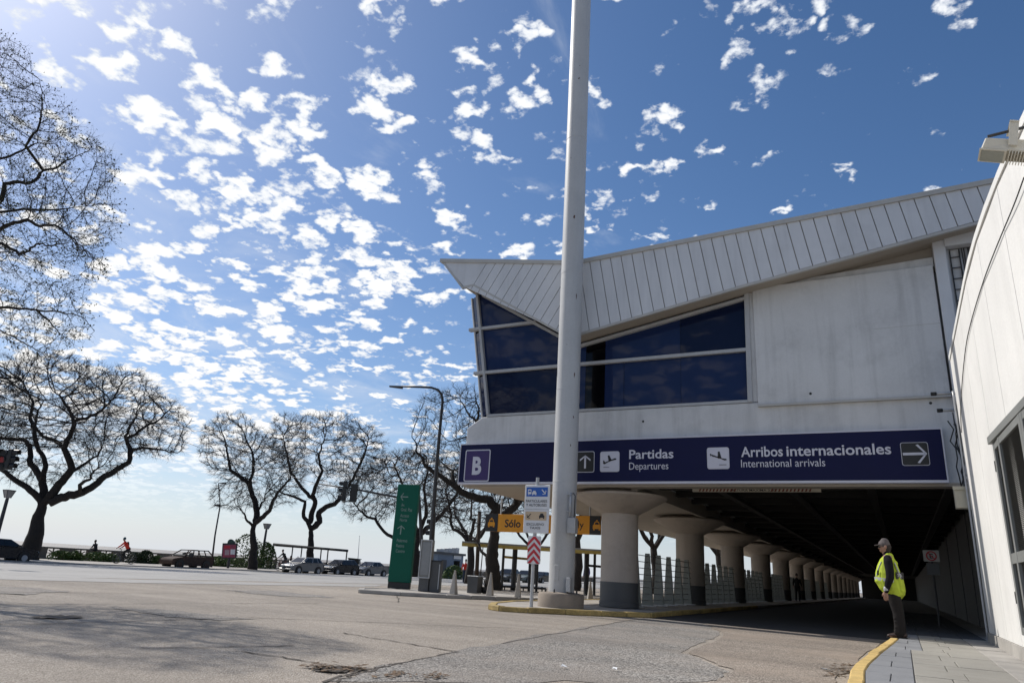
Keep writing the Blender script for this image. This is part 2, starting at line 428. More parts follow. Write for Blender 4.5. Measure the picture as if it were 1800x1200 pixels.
# coarse aggregate where the apron concrete has been patched
p1 = sheet('asphalt_patch', G((560, 1199), (700, 1166), (880, 1130), (1020, 1102), (1130, 1086), (1230, 1092), (1270, 1115), (1200, 1145), (1280, 1180), (1250, 1199)), m_agg, .005, road, .05, 3, 10)
p2 = sheet('asphalt_patch', [tuple(onz(1235, 1091, 0)), tuple(onz(1560, 1124, 0)), tuple(onz(1500, 1166, 0)), (-.75, 8), (-.8, 4), (-3, 4.5), tuple(onz(1255, 1199, 0)), tuple(onz(1285, 1178, 0)), tuple(onz(1206, 1147, 0)), tuple(onz(1274, 1117, 0))], m_agg2, .009, road, .04, 4, 8)
p3 = sheet('asphalt_patch', G((190, 1069), (280, 1070), (350, 1078), (440, 1088), (380, 1090), (300, 1084)), m_agg, .006, road, .05, 5, 6)
p4 = sheet('asphalt_patch', G((400, 1037), (480, 1038), (560, 1046), (590, 1050), (500, 1048), (440, 1043)), m_agg, .006, road, .08, 6, 6)
p5 = sheet('asphalt_patch', G((-40, 1030), (60, 1033), (110, 1040), (40, 1045), (-40, 1042)), m_agg, .006, road, .08, 8, 6)
p6 = sheet('asphalt_patch', G((-60, 1008), (80, 1010), (200, 1016), (420, 1022), (700, 1027), (640, 1031), (300, 1025), (-60, 1017)), m_far, .007, road, .1, 9, 8)
def pothole(px0, py0, w, h, seed):
    r = random.Random(seed); c = onz(px0, py0, 0); ux = onz(px0+w, py0, 0)-c; uy = onz(px0, py0+h, 0)-c
    b = MB(); n = 26; rim = []; low = []
    for i in range(n):
        a = 2*math.pi*i/n; k = r.uniform(.75, 1.1)
        p = c+ux*math.cos(a)*k+uy*math.sin(a)*k; rim.append((p[0], p[1], .007+r.uniform(0, .012)))
        q = c+ux*math.cos(a)*k*.72+uy*math.sin(a)*k*.72; low.append((q[0], q[1], .006))
    b.add(rim+low, [(i, (i+1) % n, n+(i+1) % n, n+i) for i in range(n)]+[tuple(range(n, 2*n))])
    b.build('pothole', m_hole, road)
pothole(100, 1085, 50, 3.2, 1); pothole(590, 1177, 42, 6, 3)
# slab joints of the concrete apron
def joint(pa, pb, w=.02):
    a = np.array(onz(*pa, 0)); b_ = np.array(onz(*pb, 0)); n = 14; r = random.Random(int(pa[0]*7+pb[1]))
    d = (b_-a)/np.linalg.norm(b_-a); s = np.array([-d[1], d[0], 0]); L_ = []; R_ = []
    for i in range(n+1):
        p = a+(b_-a)*i/n; o = r.gauss(0, .025); k = w*r.uniform(.3, 1.1)
        L_.append(p+s*(o+k)+[0, 0, gz(p[0])+.008]); R_.append(p+s*(o-k)+[0, 0, gz(p[0])+.008])
    b = MB().add(L_+R_, [(i, i+1, n+2+i, n+1+i) for i in range(n)]); b.build('slab_joint', m_hole, road)
for pa, pb in (((-80, 1062), (560, 1060)), ((0, 1098), (440, 1086)), ((440, 1085), (900, 1104)), ((600, 1112), (800, 1145)), ((800, 1145), (560, 1199)),
               ((250, 1140), (520, 1135)), ((415, 1143), (640, 1178)), ((640, 1178), (700, 1166)), ((760, 1060), (940, 1068)), ((560, 1050), (760, 1062)),
               ((700, 1040), (700, 1058)), ((-60, 1040), (330, 1043)), ((880, 1131), (1130, 1086)), ((640, 1176), (590, 1199))):
    joint(pa, pb)
# the covered lane, its sheet coloured near black for the building's shade
struct(sheet('covered_lane_shade', [(-5.65, 18.3), (-.28, 17.7), (-.28, 200), (-5.65, 200)], m_lane, .011))

def debris(pts, n, spread, name, label):
    r = random.Random(len(label)); b = MB()
    for i in range(n):
        px, py = r.choice(pts); c = onz(px+r.gauss(0, spread), py+r.gauss(0, spread*.22), 0)
        a = r.uniform(0, 6.28); s = r.uniform(.02, .05); h = .014
        u = np.array([math.cos(a), math.sin(a), 0])*s; w = np.array([-math.sin(a), math.cos(a), 0])*s*.45
        c = np.array([c[0], c[1], h])
        b.add([c-u, c+w+[0, 0, .012*r.random()], c+u+[0, 0, .01], c-w+[0, 0, .012*r.random()]], [(0, 3, 2, 1)])
    o = b.build(name, M('dry_leaf', (.13, .085, .05), .9, .4, 9)); o['kind'] = 'stuff'; o['label'] = label; o['category'] = 'litter'
debris([(590, 1178), (620, 1176), (560, 1172), (1475, 1180), (1468, 1188), (690, 1188), (760, 1190), (1480, 1172)], 260, 14, 'leaf_litter', 'dry leaves and grit gathered on the apron and along the kerb')
for i, (x, y) in enumerate(((990, 1176), (1082, 1180), (1450, 1180))):
    c = onz(x, y, 0); b = MB(); r = random.Random(i)
    k = [(c[0]+r.uniform(-.06, .06), c[1]+r.uniform(-.05, .05), r.uniform(.012, .05)) for _ in range(6)]
    b.add(k, [(0, 1, 2), (2, 3, 4), (4, 5, 0), (1, 3, 5)])
    tag(b.build('paper_scrap', m_signw), ['crumpled white paper scrap left on the coarse asphalt, leftmost of three', 'crumpled white paper scrap on the coarse asphalt, middle of three', 'white paper scrap on brown asphalt near the yellow kerb'][i], 'litter', 'paper scraps on the road')

# ------------------------------------------------------------------ pavement beside the terminal
def kx(y):   # road edge of the kerb
    pts = [(-6, -.35), (5, -.42), (7.5, -.53), (9.2, -.6), (11.8, -.5), (15.7, -.31), (18, -.28), (220, -.28)]
    for (y0, x0), (y1, x1) in zip(pts, pts[1:]):
        if y0 <= y <= y1: return x0+(x1-x0)*(y-y0)/(y1-y0)
    return -.28
def wx(y):   # face of the near white wall in plan
    return 1.42+(.012*(13-y)**2 if y < 13 else 0)
def pavement():
    b = MB(); ys = [-6, -3, 0, 3, 5, 7, 9, 11, 13, 15.7, 18, 24, 40, 200]
    for y0, y1 in zip(ys, ys[1:]):
        b.add([(kx(y0)+.13, y0, .118), (wx(y0)+.8, y0, .118), (wx(y1)+.8, y1, .118), (kx(y1)+.13, y1, .118)], [(0, 1, 2, 3)])
    pv = struct(b.build('pavement', m_kerb))
    y = -5.; i = 0; r = random.Random(3)
    while y < 44:      # kerb stones
        l = .92 if y < 30 else 2.
        g = .006; y0, y1 = y+g, y+l-g; dz = r.uniform(-.005, .004); j = r.uniform(-.008, .008)
        MB().hexa([(kx(y0)+j, y0, 0.0), (kx(y0)+j+.145, y0, 0.0), (kx(y1)+j+.145, y1, 0.0), (kx(y1)+j, y1, 0.0)],
                  [(kx(y0)+j+.012, y0, .15+dz), (kx(y0)+j+.145, y0, .15+dz), (kx(y1)+j+.145, y1, .15+dz), (kx(y1)+j+.012, y1, .15+dz)]).build('kerb_stone', m_yel, pv, bevel=.012)
        y += l
    y = -5.
    row = 0
    while y < 40:
        l = .82 if y < 24 else 2.4; g = .005
        y0, y1 = y+g, y+l-g
        def tl(xa0, xa1, xb0, xb1, mat):
            z = .146+r.uniform(-.004, .004)
            MB().hexa([(xa0, y0, .10), (xb0, y0, .10), (xb1, y1, .10), (xa1, y1, .10)],
                      [(xa0, y0, z), (xb0, y0, z+r.uniform(-.002, .002)), (xb1, y1, z), (xa1, y1, z)]).build('paving_slab', mat, pv, bevel=.004)
        s = .18 if y > 13 else .02
        T1_, T2_ = (m_tile, m_tile2) if y < 17.2 else (m_shade_pave, m_shade_pave)  # slabs past the shadow edge take the painted shade colour
        k0, k1 = kx(y0)+.16, kx(y1)+.16; mid = (k0+s)/2
        if row % 2: tl(k0, k1, s-g, s-g, T2_)
        else:
            tl(k0, k1, mid-g, mid-g, T2_); tl(mid+g, mid+g, s-g, s-g, T2_)
        e = .98; q = s+(e-s)*(.5 if row % 2 else .35)
        tl(s+g, s+g, q-g, q-g, T1_); tl(q+g, q+g, e-g, e-g, T1_)
        tl(e+g, e+g, wx(y0)-.01, wx(y1)-.01, m_kerb if y < 17.2 else m_shade_pave)
        y += l; row += 1
pavement()

# ------------------------------------------------------------------ traffic islands
def island(name, poly, z, top, kmat, step=.95, kw=.16):
    """closed plan polygon (counter-clockwise); kerb stones round it"""
    P = [np.array(p, float) for p in poly]
    base = struct(MB().prism([(p[0], p[1], 0.0) for p in P], (0, 0, z-.02)).build(name, top))
    n = len(P); r = random.Random(5)
    for i in range(n):
        a, b = P[i], P[(i+1) % n]; L_ = np.linalg.norm(b-a)
        if L_ > 60: continue
        d = (b-a)/L_; s = np.array([-d[1], d[0]]); k = max(1, int(L_/step+.5))
        for j in range(k):
            p = a+d*(L_*j/k+.006); q = a+d*(L_*(j+1)/k-.006); dz = r.uniform(-.006, .006)
            o = -.005+r.uniform(-.008, .008)
            c = [p-s*.03+s*o, q-s*.03+s*o, q+s*kw, p+s*kw]
            MB().hexa([(*x, 0.0) for x in c], [(*x, z+dz) for x in c]).build('kerb_stone', kmat, base, bevel=.015)
    return base
def pyy(x, y, z): p = onz(x, y, z); return (p[0], p[1])
island('column_island', [(-9.6, 17.2), (-8.95, 15.9), (-8.5, 15.6), (-7.9, 15.9), (-6.6, 17.3), (-5.75, 18.6), (-5.7, 24), (-5.7, 34), (-5.7, 200), (-10.2, 200), (-10.2, 34), (-10.2, 24), (-10, 19)], .12, m_conc, m_yelw)
island('sign_island', [(-15.7, 19.2), (-14.9, 18.2), (-13.6, 18.6), (-12.6, 19.6), (-11.2, 21.8), (-10.75, 23.2), (-10.9, 24.2), (-12, 25), (-15.5, 24.5), (-16, 22)], .11, m_conc, m_kerb)
pr = struct(MB().box((-60.4, -70, -.39), (-48.85, 400, -.28)).build('promenade', m_conc))
for k in range(-10, 60):
    MB().box((-48.86, k*2.0, -.42), (-48.66, k*2.0+1.98, -.275)).build('kerb_stone', m_kerb, pr)

# ------------------------------------------------------------------ terminal building
FY = 19.1
term = thing('terminal_building', 'white airport terminal raised on round columns with folded roof and blue glass', 'building', (-6, FY, 0))
# ground line of the upper storey: parapet band with chamfered end
band = [(-12.0, 3.42), (4.2, 3.42), (4.2, 5.58), (-11.45, 5.58), (-12.0, 5.24)]
MB().prism([(x, FY, z) for x, z in band], (0, .5, 0)).build('parapet', m_white, term, bevel=.02)
# slab over the columns, pale underside; darker ceiling over the lane
MB().box((-12.05, FY+.5, 3.40), (-6.45, 170, 3.75)).build('floor_slab', m_sof, term)
MB().box((-12.4, 24, 3.75), (-6.3, 170, 9.6)).build('side_wall', m_white, term)
MB().box((-6.62, FY+.51, 3.30), (-6.44, 170, 3.399)).build('edge_beam', m_sof, term)
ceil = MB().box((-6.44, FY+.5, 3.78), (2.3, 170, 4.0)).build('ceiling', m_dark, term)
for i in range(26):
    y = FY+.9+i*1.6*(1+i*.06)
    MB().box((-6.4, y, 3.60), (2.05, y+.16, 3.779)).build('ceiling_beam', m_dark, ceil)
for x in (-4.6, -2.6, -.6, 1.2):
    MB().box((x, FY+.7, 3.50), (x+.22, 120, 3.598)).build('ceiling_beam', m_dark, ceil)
MB().box((-12.0, FY+.02, 3.36), (4.0, FY+.46, 3.418)).build('slab_lip', m_sof, term)
# tunnel side wall
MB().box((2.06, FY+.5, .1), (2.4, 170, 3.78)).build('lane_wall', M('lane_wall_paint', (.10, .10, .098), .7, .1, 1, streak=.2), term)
for y in (21, 24.5, 28, 33, 40): MB().box((2.03, y, .12), (2.058, y+.05, 3.77)).build('wall_joint', m_colb, term)
MB().box((2.0, 22.3, .25), (2.055, 23.2, 2.3)).build('lane_door', m_dkmet, term)
# back body so that no light comes through
MB().box((-3.15, FY+.35, 5.58), (4.2, 60, 9.0)).build('rear_body', m_white, term)
MB().box((-10.9, FY+1.4, 5.58), (-3.1, FY+1.6, 9.8)).build('inner_wall', m_dark, term)

MB().box((-6.6, 150, -.1), (2.3, 151, 3.78)).build('lane_end_blocker', m_dark, term)  # added wall that shuts off the bright open end of the lane
# columns
def column(y):
    c = MB().lathe([(.545, .80), (.545, 2.72)], (-7.3, y, 0), 40).build('column', m_col, term, smooth='auto')
    b2 = MB().lathe([(.575, .12), (.575, .26), (.555, .27), (.555, .80)], (-7.3, y, 0), 40).build('base_band', m_colb, c, smooth='auto')
    MB().lathe([(.56, 2.72), (1.36, 3.17), (1.40, 3.20), (1.40, 3.26), (1.0, 3.40)], (-7.3, y, 0), 48).build('capital', m_col, c, smooth='auto')
    return c
for i in range(16): column(20.6+8.26*i)

# fascia of the folded roof: two leaves of standing panels
RY = 18.42
LEFT = [(-13.12, 11.04), (-12.15, 9.95), (-11.75, 9.98), (-8.2, 7.78), (-8.02, 10.12)]
RIGHT = [(-8.02, 10.12), (-8.2, 7.78), (-3.0, 8.73), (3.3, 9.72), (3.3, 10.53), (-1.6, 10.36), (-5.0, 10.28)]
roof = MB().prism([(x, RY+.03, z) for x, z in [(-13.12, 11.04), (-8.02, 10.12), (-5.0, 10.26), (-1.6, 10.35), (3.3, 10.52), (3.3, 9.72), (-3.0, 8.73), (-8.2, 7.78), (-11.75, 9.98), (-12.15, 9.95)]], (0, 20, 0)).build('roof', m_sof, term)
def hull_clip(poly, d, o, step, n0, n1, mat, gap=.011):
    d = np.array(d, float)/np.linalg.norm(d); o = np.array(o, float)
    for i in range(n0, n1):
        p = clip(poly, o+d*(i*step+gap), d)
        if len(p) < 3: continue
        p = clip(p, o+d*((i+1)*step-gap), -d)
        if len(p) < 3: continue
        dy = rnd.uniform(-.004, .004)
        MB().prism([(q[0], RY-.02+dy, q[1]) for q in p], (0, .045, 0)).build('roof_panel', m_panel, roof)
# convex pieces
hull_clip([(-13.12, 11.04), (-12.15, 9.97), (-8.2, 7.78), (-8.02, 10.12)], (3.55, -2.2), (-11.75, 9.98), .335, 0, 18, m_panel)
tipd = np.array((3.55, -2.2))/math.hypot(3.55, 2.2)
tp = clip([(-13.12, 11.04), (-12.15, 9.97), (-8.2, 7.78), (-8.02, 10.12)], np.array((-11.75, 9.98))-tipd*.011, -tipd)
MB().prism([(q[0], RY-.02, q[1]) for q in tp], (0, .045, 0)).build('roof_panel', m_panel, roof)
hull_clip([(-8.02, 10.12), (-8.2, 7.78), (-3.0, 8.73), (3.3, 9.72), (3.3, 10.53)], (1, .172), (-8.2, 7.78), .335, -1, 38, m_panel)
# capping along the top edge, lower eave strip
def strip(name, pts, h, y0, y1, mat, parent):
    for (x0, z0), (x1, z1) in zip(pts, pts[1:]):
        MB().hexa([(x0, y0, z0), (x1, y0, z1), (x1, y1, z1), (x0, y1, z0)], [(x0, y0, z0+h), (x1, y0, z1+h), (x1, y1, z1+h), (x0, y1, z0+h)]).build(name, mat, parent)
strip('roof_capping', [(-13.2, 11.02), (-8.02, 10.11), (-1.6, 10.35), (3.3, 10.52)], .13, RY-.07, RY+.25, m_trim, roof)
strip('eave_strip', [(-12.17, 9.90), (-11.75, 9.92), (-8.2, 7.70), (-3.0, 8.65), (3.3, 9.63)], .075, RY-.025, RY+.06, m_trim, roof)
MB().prism([(-13.17, RY-.03, 11.06), (-12.2, RY-.03, 9.88), (-12.14, RY-.03, 9.93), (-13.1, RY-.03, 11.08)], (0, .08, 0)).build('eave_strip', m_trim, roof)
# windows under the left of the roof
win = MB().box((-11.3, FY-.02, 5.585), (-3.05, FY+.2, 5.66)).build('window', m_frame, term)
def zc(z):    # leaning left end of the glazing
    return -11.25-(z-5.62)*.181
def pane(poly, mat, dy=0., tilt=0.):
    MB().prism([(x, FY+.09+dy+tilt*(x+8), z) for x, z in poly], (0, .02, 0)).build('pane', mat, win)
def zr(x):    # underside line of the roof at the glass
    return 9.98-(x+11.75)*.62 if x < -8.2 else 7.78+(x+8.2)*.183
pane([(zc(8.68), 8.68), (-9.68, 8.68), (-11.75, zr(-11.75)), (zc(9.98)+.02, 9.98)], m_glass, tilt=.002)
pane([(zc(7.1), 7.1), (-8.9, 7.1), (-8.9, zr(-8.9)), (-9.72, 8.64), (zc(8.62), 8.62)], m_glass, tilt=-.003)
pane([(-8.88, 7.1), (-7.95, 7.1), (-7.95, zr(-7.95)), (-8.2, 7.78), (-8.88, zr(-8.88))], m_glass)
pane([(zc(5.66), 5.66), (-8.9, 5.66), (-8.9, 7.06), (zc(7.06), 7.06)], m_glass2, tilt=.004)
pane([(-8.88, 5.66), (-7.95, 5.66), (-7.95, 7.06), (-8.88, 7.06)], m_glass)
for a, b_, mt, tt in ((-7.94, -7.32, m_glass3, 0), (-7.315, -5.02, m_glass, .003), (-5.01, -3.15, m_glass2, -.002)):
    pane([(a, 7.16), (b_, 7.16), (b_, zr(b_)), (a, zr(a))], mt, tilt=tt)
for a, b_, mt, tt in ((-7.94, -7.32, m_glass3, 0), (-7.315, -6.72, m_glass, -.004), (-6.71, -5.02, m_glass, .003), (-5.01, -3.15, m_glass, -.003)):
    pane([(a, 5.66), (b_, 5.66), (b_, 7.10), (a, 7.10)], mt, tilt=tt)
def bar(name, p, q, w, y0=FY-.02, y1=FY+.14, mat=m_frame, par=None):
    p = np.array(p, float); q = np.array(q, float); d = (q-p)/np.linalg.norm(q-p); s = np.array([-d[1], d[0]])*w/2
    MB().prism([(x[0], y0, x[1]) for x in (p-s, q-s, q+s, p+s)], (0, y1-y0, 0)).build(name, mat, par or win, bevel=.006)
bar('mullion', (zc(8.65)-.45, 8.65), (-9.7, 8.65), .10); bar('mullion', (zc(7.08)-.4, 7.08), (-3.15, 7.08), .10, FY-.03)
bar('mullion', (zc(5.66), 5.66), (zc(10.0), 10.0), .085, FY-.04)
bar('mullion', (-3.13, 5.60), (-3.09, 8.74), .13, FY-.04)
bar('mullion', (-8.2, 7.66), (-3.1, 8.60), .09, FY-.035); bar('mullion', (-11.8, 9.86), (-8.2, 7.66), .09, FY-.035)
# narrow return pane at the leaning end
def rp(z, k): return (zc(z)-.42*k, FY+.09+.3*k, z)
for z0, z1 in ((5.7, 7.03), (7.13, 8.6), (8.7, 9.95)):
    MB().prism([rp(z0, .1), rp(z0, 1), rp(z1, 1), rp(z1, .1)], (.0, .03, 0)).build('pane', m_glass2, win)
MB().tube([rp(5.62, 1.05), rp(9.98, 1.05)], .045, 6).build('end_post', m_frame, win)
MB().prism([rp(5.62, 1.05), rp(9.98, 1.05), (zc(9.98)-.3, FY+8, 9.98), (-11.4, FY+8, 5.62)], (.05, 0, 0)).build('side_glass', m_glass2, term)
# plain wall to the right of the glass
MB().box((-2.93, FY-.05, 5.50), (1.45, FY+.3, 8.86)).build('wall_panel', m_white, term, bevel=.012)
MB().box((-2.93, FY-.11, 5.44), (1.45, FY+.02, 5.495)).build('drip_ledge', m_trim, term)
MB().box((-3.07, FY+.02, 5.60), (-2.94, FY+.3, 8.9)).build('wall_strip', m_white, term)
MB().prism([(-2.9, FY+.06, 8.862), (1.48, FY+.06, 8.862), (1.48, FY+.06, 9.12), (-1.2, FY+.06, 9.0)], (0, .25, 0)).build('lintel', m_white, term)
MB().prism([(-2.9, FY+.2, 8.8), (3.2, FY+.2, 8.8), (3.2, FY+.2, 9.9), (-2.9, FY+.2, 8.95)], (0, .14, 0)).build('wall_panel', m_sof, term)
MB().box((1.5, FY-.12, 5.3), (1.77, FY+.2, 9.6)).build('pilaster', m_panel, term, bevel=.015)
MB().box((1.772, FY+.10, 3.5), (1.83, FY+.2, 9.55)).build('wall_panel', m_panel, term)
MB().box((1.76, FY-.16, 9.28), (2.42, FY+.1, 9.62)).build('cover_box', m_panel, term, bevel=.01)
MB().box((1.831, FY+.12, 3.5), (2.455, FY+.2, 9.27)).build('recess_back', m_white, term)
MB().box((2.46, FY-.02, 3.5), (4.2, FY+.2, 9.5)).build('wall_panel', m_panel, term)
for k in range(3):
    cx_, cz_ = ((-1.62, 5.72), (1.02, 5.33), (-6.1, 5.2))[k]
    MB().lathe([(.035, 0), (.035, .01)], (0, 0, 0), 10)
    o = MB().prism([(cx_+.035*math.cos(a), FY-.056 if k == 0 else FY-.004, cz_+.035*math.sin(a)) for a in np.linspace(0, 6.28, 11)[:-1]], (0, .01, 0)).build('drain_hole', m_blk, term)
# patches and seams in the plain wall
MB().box((-.02, FY-.053, 7.30), (1.44, FY-.049, 7.312)).build('render_seam', m_trim, term)

# cable ladder in the recess
lad = thing('cable_ladder', 'dark cable ladder with bundled black cables in the recess beside the pilaster', 'cable ladder', (2.15, FY+.05, 3.5))
for x in (1.85, 2.05): MB().box((x, FY+.06, 4.2), (x+.025, FY+.10, 9.24)).build('rail', m_blk, lad)
for k in range(17): MB().box((1.876, FY+.07, 4.4+k*.29), (2.049, FY+.09, 4.42+k*.29)).build('rung', m_dkmet, lad)
for k in range(7):
    x = 2.09+k*.04; r = random.Random(k)
    MB().tube([(x+r.uniform(-.008, .008), FY+.07+r.uniform(-.01, .02), z) for z in np.linspace(5.0, 9.26, 14)], .012, 6).build('cable', m_dkmet if k % 3 else m_galv, lad, smooth=True)
MB().box((1.86, FY+.03, 7.0), (2.42, FY+.10, 7.09)).build('bracket', M('rusty_steel', (.12, .08, .05), .8, .25, 6), lad)

# ------------------------------------------------------------------ near white wall
nw = thing('white_boundary_wall', 'tall sunlit white wall with dark mesh doors running beside the pavement', 'wall', (1.5, 12, .1))
ys = [17.6, 16.35, 14.55, 12.9, 11.3, 9.7, 8.1, 6.5, 4.9, 3.3, 1.7, .1, -1.5, -3.1]
GA, GB, GZ0, GZ1 = 12.35, 8.6, .55, 3.18     # door opening
for i, (a, b_) in enumerate(zip(ys, ys[1:])):
    g = .007
    def quad(y0, y1, z0, z1, m=m_white2):
        MB().hexa([(wx(y0), y0, z0), (wx(y0)+.45, y0, z0), (wx(y1)+.45, y1, z0), (wx(y1), y1, z0)],
                  [(wx(y0), y0, z1), (wx(y0)+.45, y0, z1), (wx(y1)+.45, y1, z1), (wx(y1), y1, z1)]).build('wall_panel', m, nw)
    quad(a-g, b_+g, .33, 5.92)
yy = np.linspace(17.62, -3.1, 24)
for a, b_ in zip(yy, yy[1:]):
    MB().hexa([(wx(a)-.02, a, 5.925), (wx(a)+.5, a, 5.925), (wx(b_)+.5, b_, 5.925), (wx(b_)-.02, b_, 5.925)],
              [(wx(a)-.02, a, 6.03), (wx(a)+.5, a, 6.03), (wx(b_)+.5, b_, 6.03), (wx(b_)-.02, b_, 6.03)]).build('coping', m_white2, nw)
    MB().hexa([(wx(a)-.035, a, .14), (wx(a)+.3, a, .14), (wx(b_)+.3, b_, .14), (wx(b_)-.035, b_, .14)],
              [(wx(a)-.035, a, .325), (wx(a)+.3, a, .325), (wx(b_)+.3, b_, .325), (wx(b_)-.035, b_, .325)]).build('plinth', m_kerb, nw)
for k in range(len(ys)-1):
    a, b_ = ys[k]-.003, ys[k+1]+.003
    MB().add([(wx(a)+.02, a, .3), (wx(b_)+.02, b_, .3), (wx(b_)+.02, b_, 5.9), (wx(a)+.02, a, 5.9)], [(0, 1, 2, 3)]).build('joint_filler', m_kerb, nw)
# mesh doors set on the wall
gate = thing('mesh_door', 'grey framed double door of dark perforated metal on the white wall', 'door', (wx(11)-.03, 11, GZ0))
m_gfr = M('door_frame_grey', (.20, .205, .195), .5, .08, 3)
m_mesh = M('door_mesh', (.022, .023, .023), .6, .2, 8)
def gp(y, z, o): return (wx(y)-o, y, z)
def gbar(y0, z0, y1, z1, o0, o1, mat, name, par):
    MB().hexa([gp(y0, z0, o0), gp(y0, z0, o1), gp(y1, z0, o1), gp(y1, z0, o0)], [gp(y0, z1, o0), gp(y0, z1, o1), gp(y1, z1, o1), gp(y1, z1, o0)]).build(name, mat, par, bevel=.004)
for a, b_ in ((12.42, 12.30), (11.92, 11.82), (10.42, 10.32), (10.3, 10.2), (8.8, 8.7)):
    gbar(a, .5, b_, 3.12, -.01, .045, m_gfr, 'frame_post', gate)
for z0, z1 in ((.5, .6), (3.02, 3.12), (1.42, 1.56)):
    for a, b_ in ((12.295, 11.925), (11.815, 10.425), (10.195, 8.805)):
        gbar(a, z0, b_, z1, -.01, .04, m_gfr, 'frame_rail', gate)
for a, b_ in ((12.29, 11.93), (11.81, 10.43), (10.19, 8.81)):
    for z0, z1 in ((.605, 1.415), (1.565, 3.015)):
        s = MB(); n = int((z1-z0)/.022)
        for k in range(n):
            z = z0+(k+.5)*(z1-z0)/n
            s.add([gp(a, z-.006, .006), gp(b_, z-.006, .006), gp(b_, z+.004, .018), gp(a, z+.004, .018)], [(0, 1, 2, 3), (3, 2, 1, 0)])
        q = s.build('mesh_infill', M('mesh_wire', (.11, .11, .105), .5), gate); q['kind'] = 'stuff'
        MB().add([gp(a, z0, .003), gp(b_, z0, .003), gp(b_, z1, .003), gp(a, z1, .003)], [(0, 1, 2, 3), (3, 2, 1, 0)]).build('door_leaf', m_mesh, gate)
for z in (.9, 2.72): gbar(12.47, z, 12.425, z+.16, .0, .05, m_blk, 'hinge', gate)
gbar(11.99, 2.55, 11.93, 2.72, .0, .06, m_blk, 'hinge', gate)
gbar(12.5, 3.13, 8.6, 3.24, -.01, .09, m_gfr, 'door_hood', gate)

# cable looping over the wall, conduits at its end
def cable(name, pts, r, mat, label, cat):
    P = np.array(pts, float); t = np.linspace(0, 1, len(P)); T = np.linspace(0, 1, 40)
    Q = np.stack([np.interp(T, t, P[:, k]) for k in range(3)], 1)
    for _ in range(6): Q[1:-1] = (Q[:-2]+2*Q[1:-1]+Q[2:])/4
    return tag(MB().tube(Q, r, 6).build(name, mat, smooth=True), label, cat)
def wp(x, y, o=.018):
    X = 1.42
    for _ in range(6):
        p = onx(x, y, X); X = wx(p[1])-o
    return onx(x, y, X)
cable('wall_cable', [wp(*q) for q in ((1800, 312), (1783, 360), (1757, 420), (1730, 488), (1708, 560), (1698, 602), (1692, 660), (1688, 720), (1690, 760))], .008, m_blk, 'thin black cable sweeping in an arc over the sunlit white wall', 'cable')
cable('conduit', [(1.38, 17.5, z) for z in (.2, 1.2, 2.2, 3.2, 4.2, 5.2)], .022, m_galv, 'thin grey conduit running up the corner of the white wall', 'conduit')
cb = thing('cable_bundle', 'tangle of black cables hanging down the wall corner beside the navy sign', 'cables', (1.5, 18.2, 2.5))
for k in range(9):
    r = random.Random(k+40); x0 = 1.3+r.uniform(0, .35)
    pts = [(x0+r.uniform(-.06, .06), 18.0+r.uniform(0, .6), z) for z in np.linspace(r.uniform(2.2, 3.4), r.uniform(4.6, 5.4), 9)]
    MB().tube(pts, .014, 5).build('cable', m_blk if k % 2 else m_dkmet, cb, smooth=True)
for z, l in ((5.32, .5), (4.93, .42)):
    b = thing('pipe_stub', ['short capped pipe stub sticking out above the sign at the wall corner, upper one', 'short pipe stub sticking out above the sign at the wall corner, lower one'][z < 5], 'pipe', (1.3, 18.2, z), 'pipe stubs at the wall corner')
    MB().tube([(1.6, 18.3, z+.03), (1.6-l, 18.15, z)], .035, 8).build('pipe', m_galv, b, smooth=True)
    MB().tube([(1.6-l+.0, 18.15, z), (1.6-l-.10, 18.13, z-.005)], .045, 8).build('cap', m_blk, b, smooth=True)
jb = thing('junction_box', 'beige metal junction box fixed to the end of the white wall', 'box', (1.33, 17.72, 2.9))
MB().box((1.16, 17.63, 2.72), (1.62, 17.9, 3.15)).build('body', M('beige_box', (.46, .43, .34), .6, .08, 3), jb, bevel=.012)
MB().box((1.14, 17.6, 3.10), (1.63, 17.62, 3.17)).build('lid_flange', M('beige_box', (.4, .4, .3)), jb)
